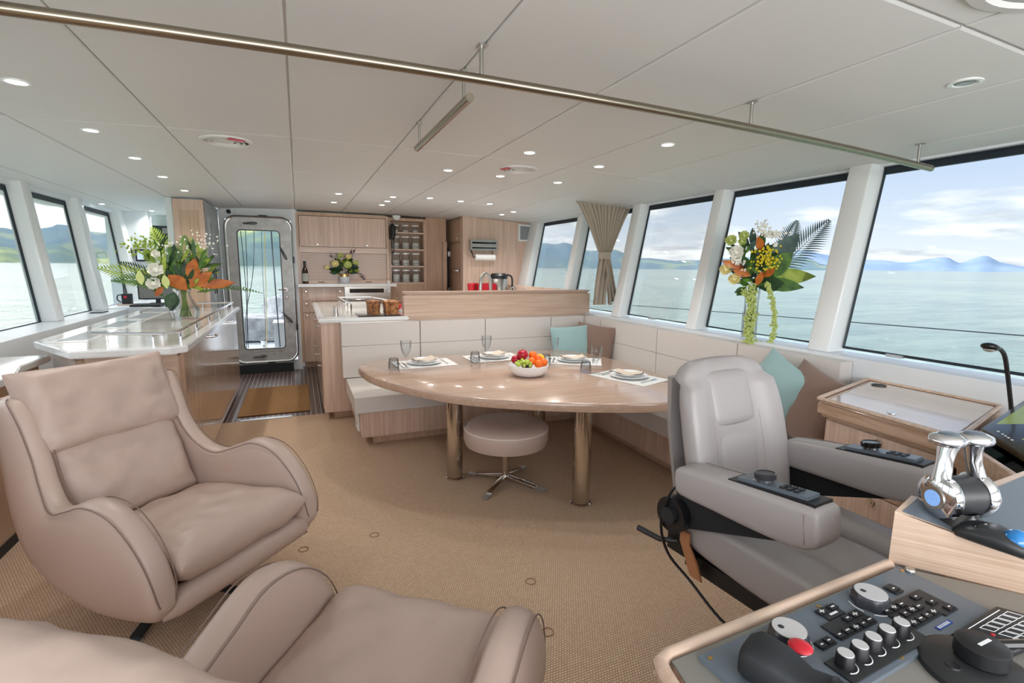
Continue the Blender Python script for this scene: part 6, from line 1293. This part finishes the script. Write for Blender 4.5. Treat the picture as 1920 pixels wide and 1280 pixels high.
# ---- 2: tall bouquet on the right window ledge
vb = Vector((3.105, 2.76, .978)); vb = at(1404, 630, x=3.10); vb.z = .976; r, f = frame(vb); k = .001*vb.length/.94*.93
t = thing('flower_vase', 'tall clear glass vase standing on the right window ledge', 'vase', vb); build('glass', MB().lathe([(0, .004), (.055, .004), (.052, .05), (.050, .28), (.058, .40), (.056, .40), (.047, .28), (.049, .05), (.05, .015), (0, .015)], vb, 24), 'clear_glass', t)
build('water', MB().lathe([(0, .016), (.047, .016), (.046, .25), (0, .25)], vb, 20), 'clear_glass', t)
t = thing('flower_bouquet', 'tall mixed bouquet with hanging green tassels on the window ledge', 'flowers', vb)
m = MB(); nk = P1(0, 95)
for i in range(14): a = R_.random()*6.28; m.tube([vb+Vector((math.cos(a)*.03, math.sin(a)*.03, .03)), nk+Vector((math.cos(a+2)*.03, math.sin(a+2)*.03, 0))], .004, 5)
build('stems', m, 'leaf_green', t)['kind'] = 'stuff'
c0_ = P1(5, 95)
for dx, dy, dz, L_, w in ((90, 190, .02, .52, .13), (52, 185, .05, .44, .11)):
    m = MB(); v = P1(dx, dy, dz) - P1(30, 110); palm(m, P1(30, 110), v, L_, w*1.2, 26, .05, up=-f, lw=.011); build('palm_frond', m, 'leaf_blue', t, sharp=180)
m = MB(); a_ = P1(20, 130); m.leaf(a_, P1(58, 178)-a_, .30, .14, .05, up=-f, n=8, fold=.1); build('leaf', m, 'leaf_blue', t, sharp=180)
for dx, dy, tx_, ty_, L_, w, m_ in ((10, 105, 60, 160, .30, .15, 'leaf_green'), (10, 108, 95, 118, .36, .12, 'leaf_lime'), (8, 100, 75, 98, .30, .10, 'leaf_green'), (5, 110, -25, 130, .2, .08, 'leaf_dark'), (0, 110, 5, 160, .22, .10, 'leaf_dark'), (0, 120, 30, 150, .2, .10, 'leaf_green'), (-5, 110, -20, 145, .2, .08, 'leaf_green'), (5, 95, 30, 100, .2, .12, 'leaf_dark'),
                              (-10, 90, -42, 78, .09, .05, 'leaf_green'), (-10, 90, -28, 76, .09, .05, 'leaf_green'), (-10, 160, -30, 190, .16, .05, 'leaf_blue'), (-5, 160, -8, 200, .16, .05, 'leaf_blue'), (-20, 150, -55, 165, .14, .04, 'leaf_blue'), (0, 160, 15, 190, .14, .05, 'leaf_green')):
    m = MB(); a_, b_ = P1(dx, dy, 0), P1(tx_, ty_, -.04); m.leaf(a_, b_-a_, L_, w, .10, up=-f, n=7, fold=.12); build('leaf', m, m_, t, sharp=180)
for dx, dy, tx_, ty_, L_, w in ((-12, 118, -55, 142, .20, .07), (8, 155, 2, 178, .12, .06), (-5, 112, -25, 120, .14, .06), (5, 95, 12, 118, .13, .05), (15, 110, 25, 120, .12, .05)):
    m = MB(); a_, b_ = P1(dx, dy, -.07), P1(tx_, ty_, -.11); m.leaf(a_, b_-a_, L_, w, .1, up=-f, n=6); build('rust_leaf', m, 'leaf_rust', t, sharp=180)
for dx, dy, rr, m_ in ((-30, 152, .052, 'petal_white'), (-40, 172, .042, 'petal_green'), (-45, 122, .044, 'petal_cream'), (-30, 106, .044, 'petal_cream'), (-20, 180, .036, 'petal_green'), (-22, 170, .03, 'petal_green')):
    m = MB(); rose(m, P1(dx, dy, -.10), rr, -f+Vector((0, 0, .25)), int(dx*7)); build('rose', m, m_, t, sharp=180)
m = MB()
for cx2, cy2, sx2, sy2, nn_ in ((22, 182, 20, 5, 70), (-28, 138, 10, 7, 60), (-18, 120, 4, 4, 12), (5, 195, 12, 6, 30), (28, 165, 3, 3, 8)):
    for i in range(nn_): m.ball(P1(cx2+R_.gauss(0, sx2*.6), cy2+R_.gauss(0, sy2*.6), -.09+R_.gauss(0, .015)), .007+R_.random()*.004, seg=5, rings=4)
build('small_white_flowers', m, 'petal_white', t)['kind'] = 'stuff'
m = MB()
for i in range(110): a = R_.random(); m.ball(P1(18+R_.gauss(0, 10), 142+R_.gauss(0, 11), -.11+R_.gauss(0, .015)), .006+R_.random()*.004, seg=5, rings=4)
build('yellow_blossom', m, 'petal_yellow', t)['kind'] = 'stuff'
def tassel(pts, rr):
    m = MB(); q = spline(pts, 14)
    for p_ in q:
        for _ in range(5): m.ball(p_+Vector((R_.gauss(0, rr), R_.gauss(0, rr), R_.gauss(0, rr))), .006+R_.random()*.004, seg=5, rings=4)
    build('hanging_tassel', m, 'amaranth', t)['kind'] = 'stuff'
filler(t, c0_, [(-10, 145, 38, 40), (5, 150, 40, 40), (-5, 115, 35, 20)], 75, P1, c0_, ('leaf_dark', 'leaf_green', 'leaf_green', 'leaf_blue'), .08, .15, .035, f, 31, -.02)
tassel([P1(22, 100, -.10), P1(28, 80, -.12), P1(36, 50, -.12), P1(38, 25, -.12), P1(34, -2, -.12)], .008)
tassel([P1(-2, 95, -.07), P1(2, 70, -.085), P1(-4, 40, -.085), P1(-3, 12, -.085), P1(2, -6, -.10)], .012); tassel([P1(-12, 85, -.06), P1(-4, 70, -.085), P1(5, 45, -.085), P1(2, 10, -.085), P1(12, -8, -.10)], .012)
# ---- 3: small arrangement on the aft worktop
vb = Vector((.615, 7.66, 1.221)); r, f = frame(vb); k = .001*vb.length/.94*1.0
t = thing('flower_pot', 'small white pot with a brass band on the aft worktop', 'pot', vb); build('pot', MB().lathe([(0, .001), (.060, .001), (.075, .02), (.078, .10), (.07, .10)], vb, 28), 'pot_white', t); build('band', MB().lathe([(.060, .10), (.060, .135), (.052, .135), (.052, .10)], vb, 28), 'brass', t)
t = thing('flower_bouquet', 'low round arrangement of pale green roses in the white pot on the aft worktop', 'flowers', vb)
for i in range(110):
    a = R_.random()*360; e = R_.random()*80-12; d = dirv(a, e); q_ = .55+.45*R_.random(); c = vb + Vector((0, 0, .17)) + Vector((d.x*.19, d.y*.11, d.z*.20))*q_
    m = MB(); m.leaf(c - d*.05, d+Vector((0, 0, R_.random()*.3)), .10, .055, .25, up=-f+Vector((R_.gauss(0, .5), 0, R_.gauss(0, .5))), n=3); build('leaf', m, ('leaf_dark', 'leaf_green', 'leaf_blue', 'leaf_dark', 'leaf_lime')[i % 5], t, sharp=180)
for dx, dy, rr, m_ in ((-14, 34, .052, 'petal_cream'), (6, 32, .055, 'petal_green'), (8, 46, .040, 'petal_cream'), (-5, 48, .042, 'petal_green'), (20, 36, .036, 'petal_green'), (-27, 28, .034, 'petal_cream')):
    m = MB(); rose(m, P1(dx, dy, -.16), rr, -f+Vector((0, 0, .3)), int(dx*3)); build('rose', m, m_, t, sharp=180)
for tx_, ty_ in ((20, 62), (14, 60), (36, 12), (32, 16), (-22, 52)): m = MB(); a_ = P1(5, 25, -.05); m.tube([a_, P1(tx_, ty_, -.08)], .003, 5); m.leaf(P1(tx_*.8, ty_*.85, -.07), P1(tx_, ty_, -.08)-a_, .06, .025, .1, up=-f); build('twig', m, 'plum', t)
# wine bottle
t = thing('wine_bottle', 'brown wine bottle with a pale label and dark capsule on the aft worktop', 'bottle', (.09, 7.665, 1.221)); c = (.09, 7.665, 1.221)
build('glass', MB().lathe([(0, .002), (.038, .002), (.040, .01), (.040, .17), (.030, .205), (.016, .24), (.014, .30), (0, .30)], c, 24), 'bottle', t); build('label', MB().lathe([(.0408, .035), (.0408, .145)], c, 24), 'label', t); build('capsule', MB().lathe([(.0165, .25), (.0165, .315), (0, .316)], c, 18), 'foil', t)
build('marking', MB().box(.07, .11, 7.623, 7.6245, 1.345, 1.350).box(.075, .105, 7.623, 7.6245, 1.332, 1.336).box(.088, .094, 7.623, 7.6245, 1.285, 1.32), 'grey_line', t)
for o in list(bpy.data.objects):
    if o.type == 'MESH' and len(o.data.materials) == 0: o.data.materials.append(MATS['white_paint'])
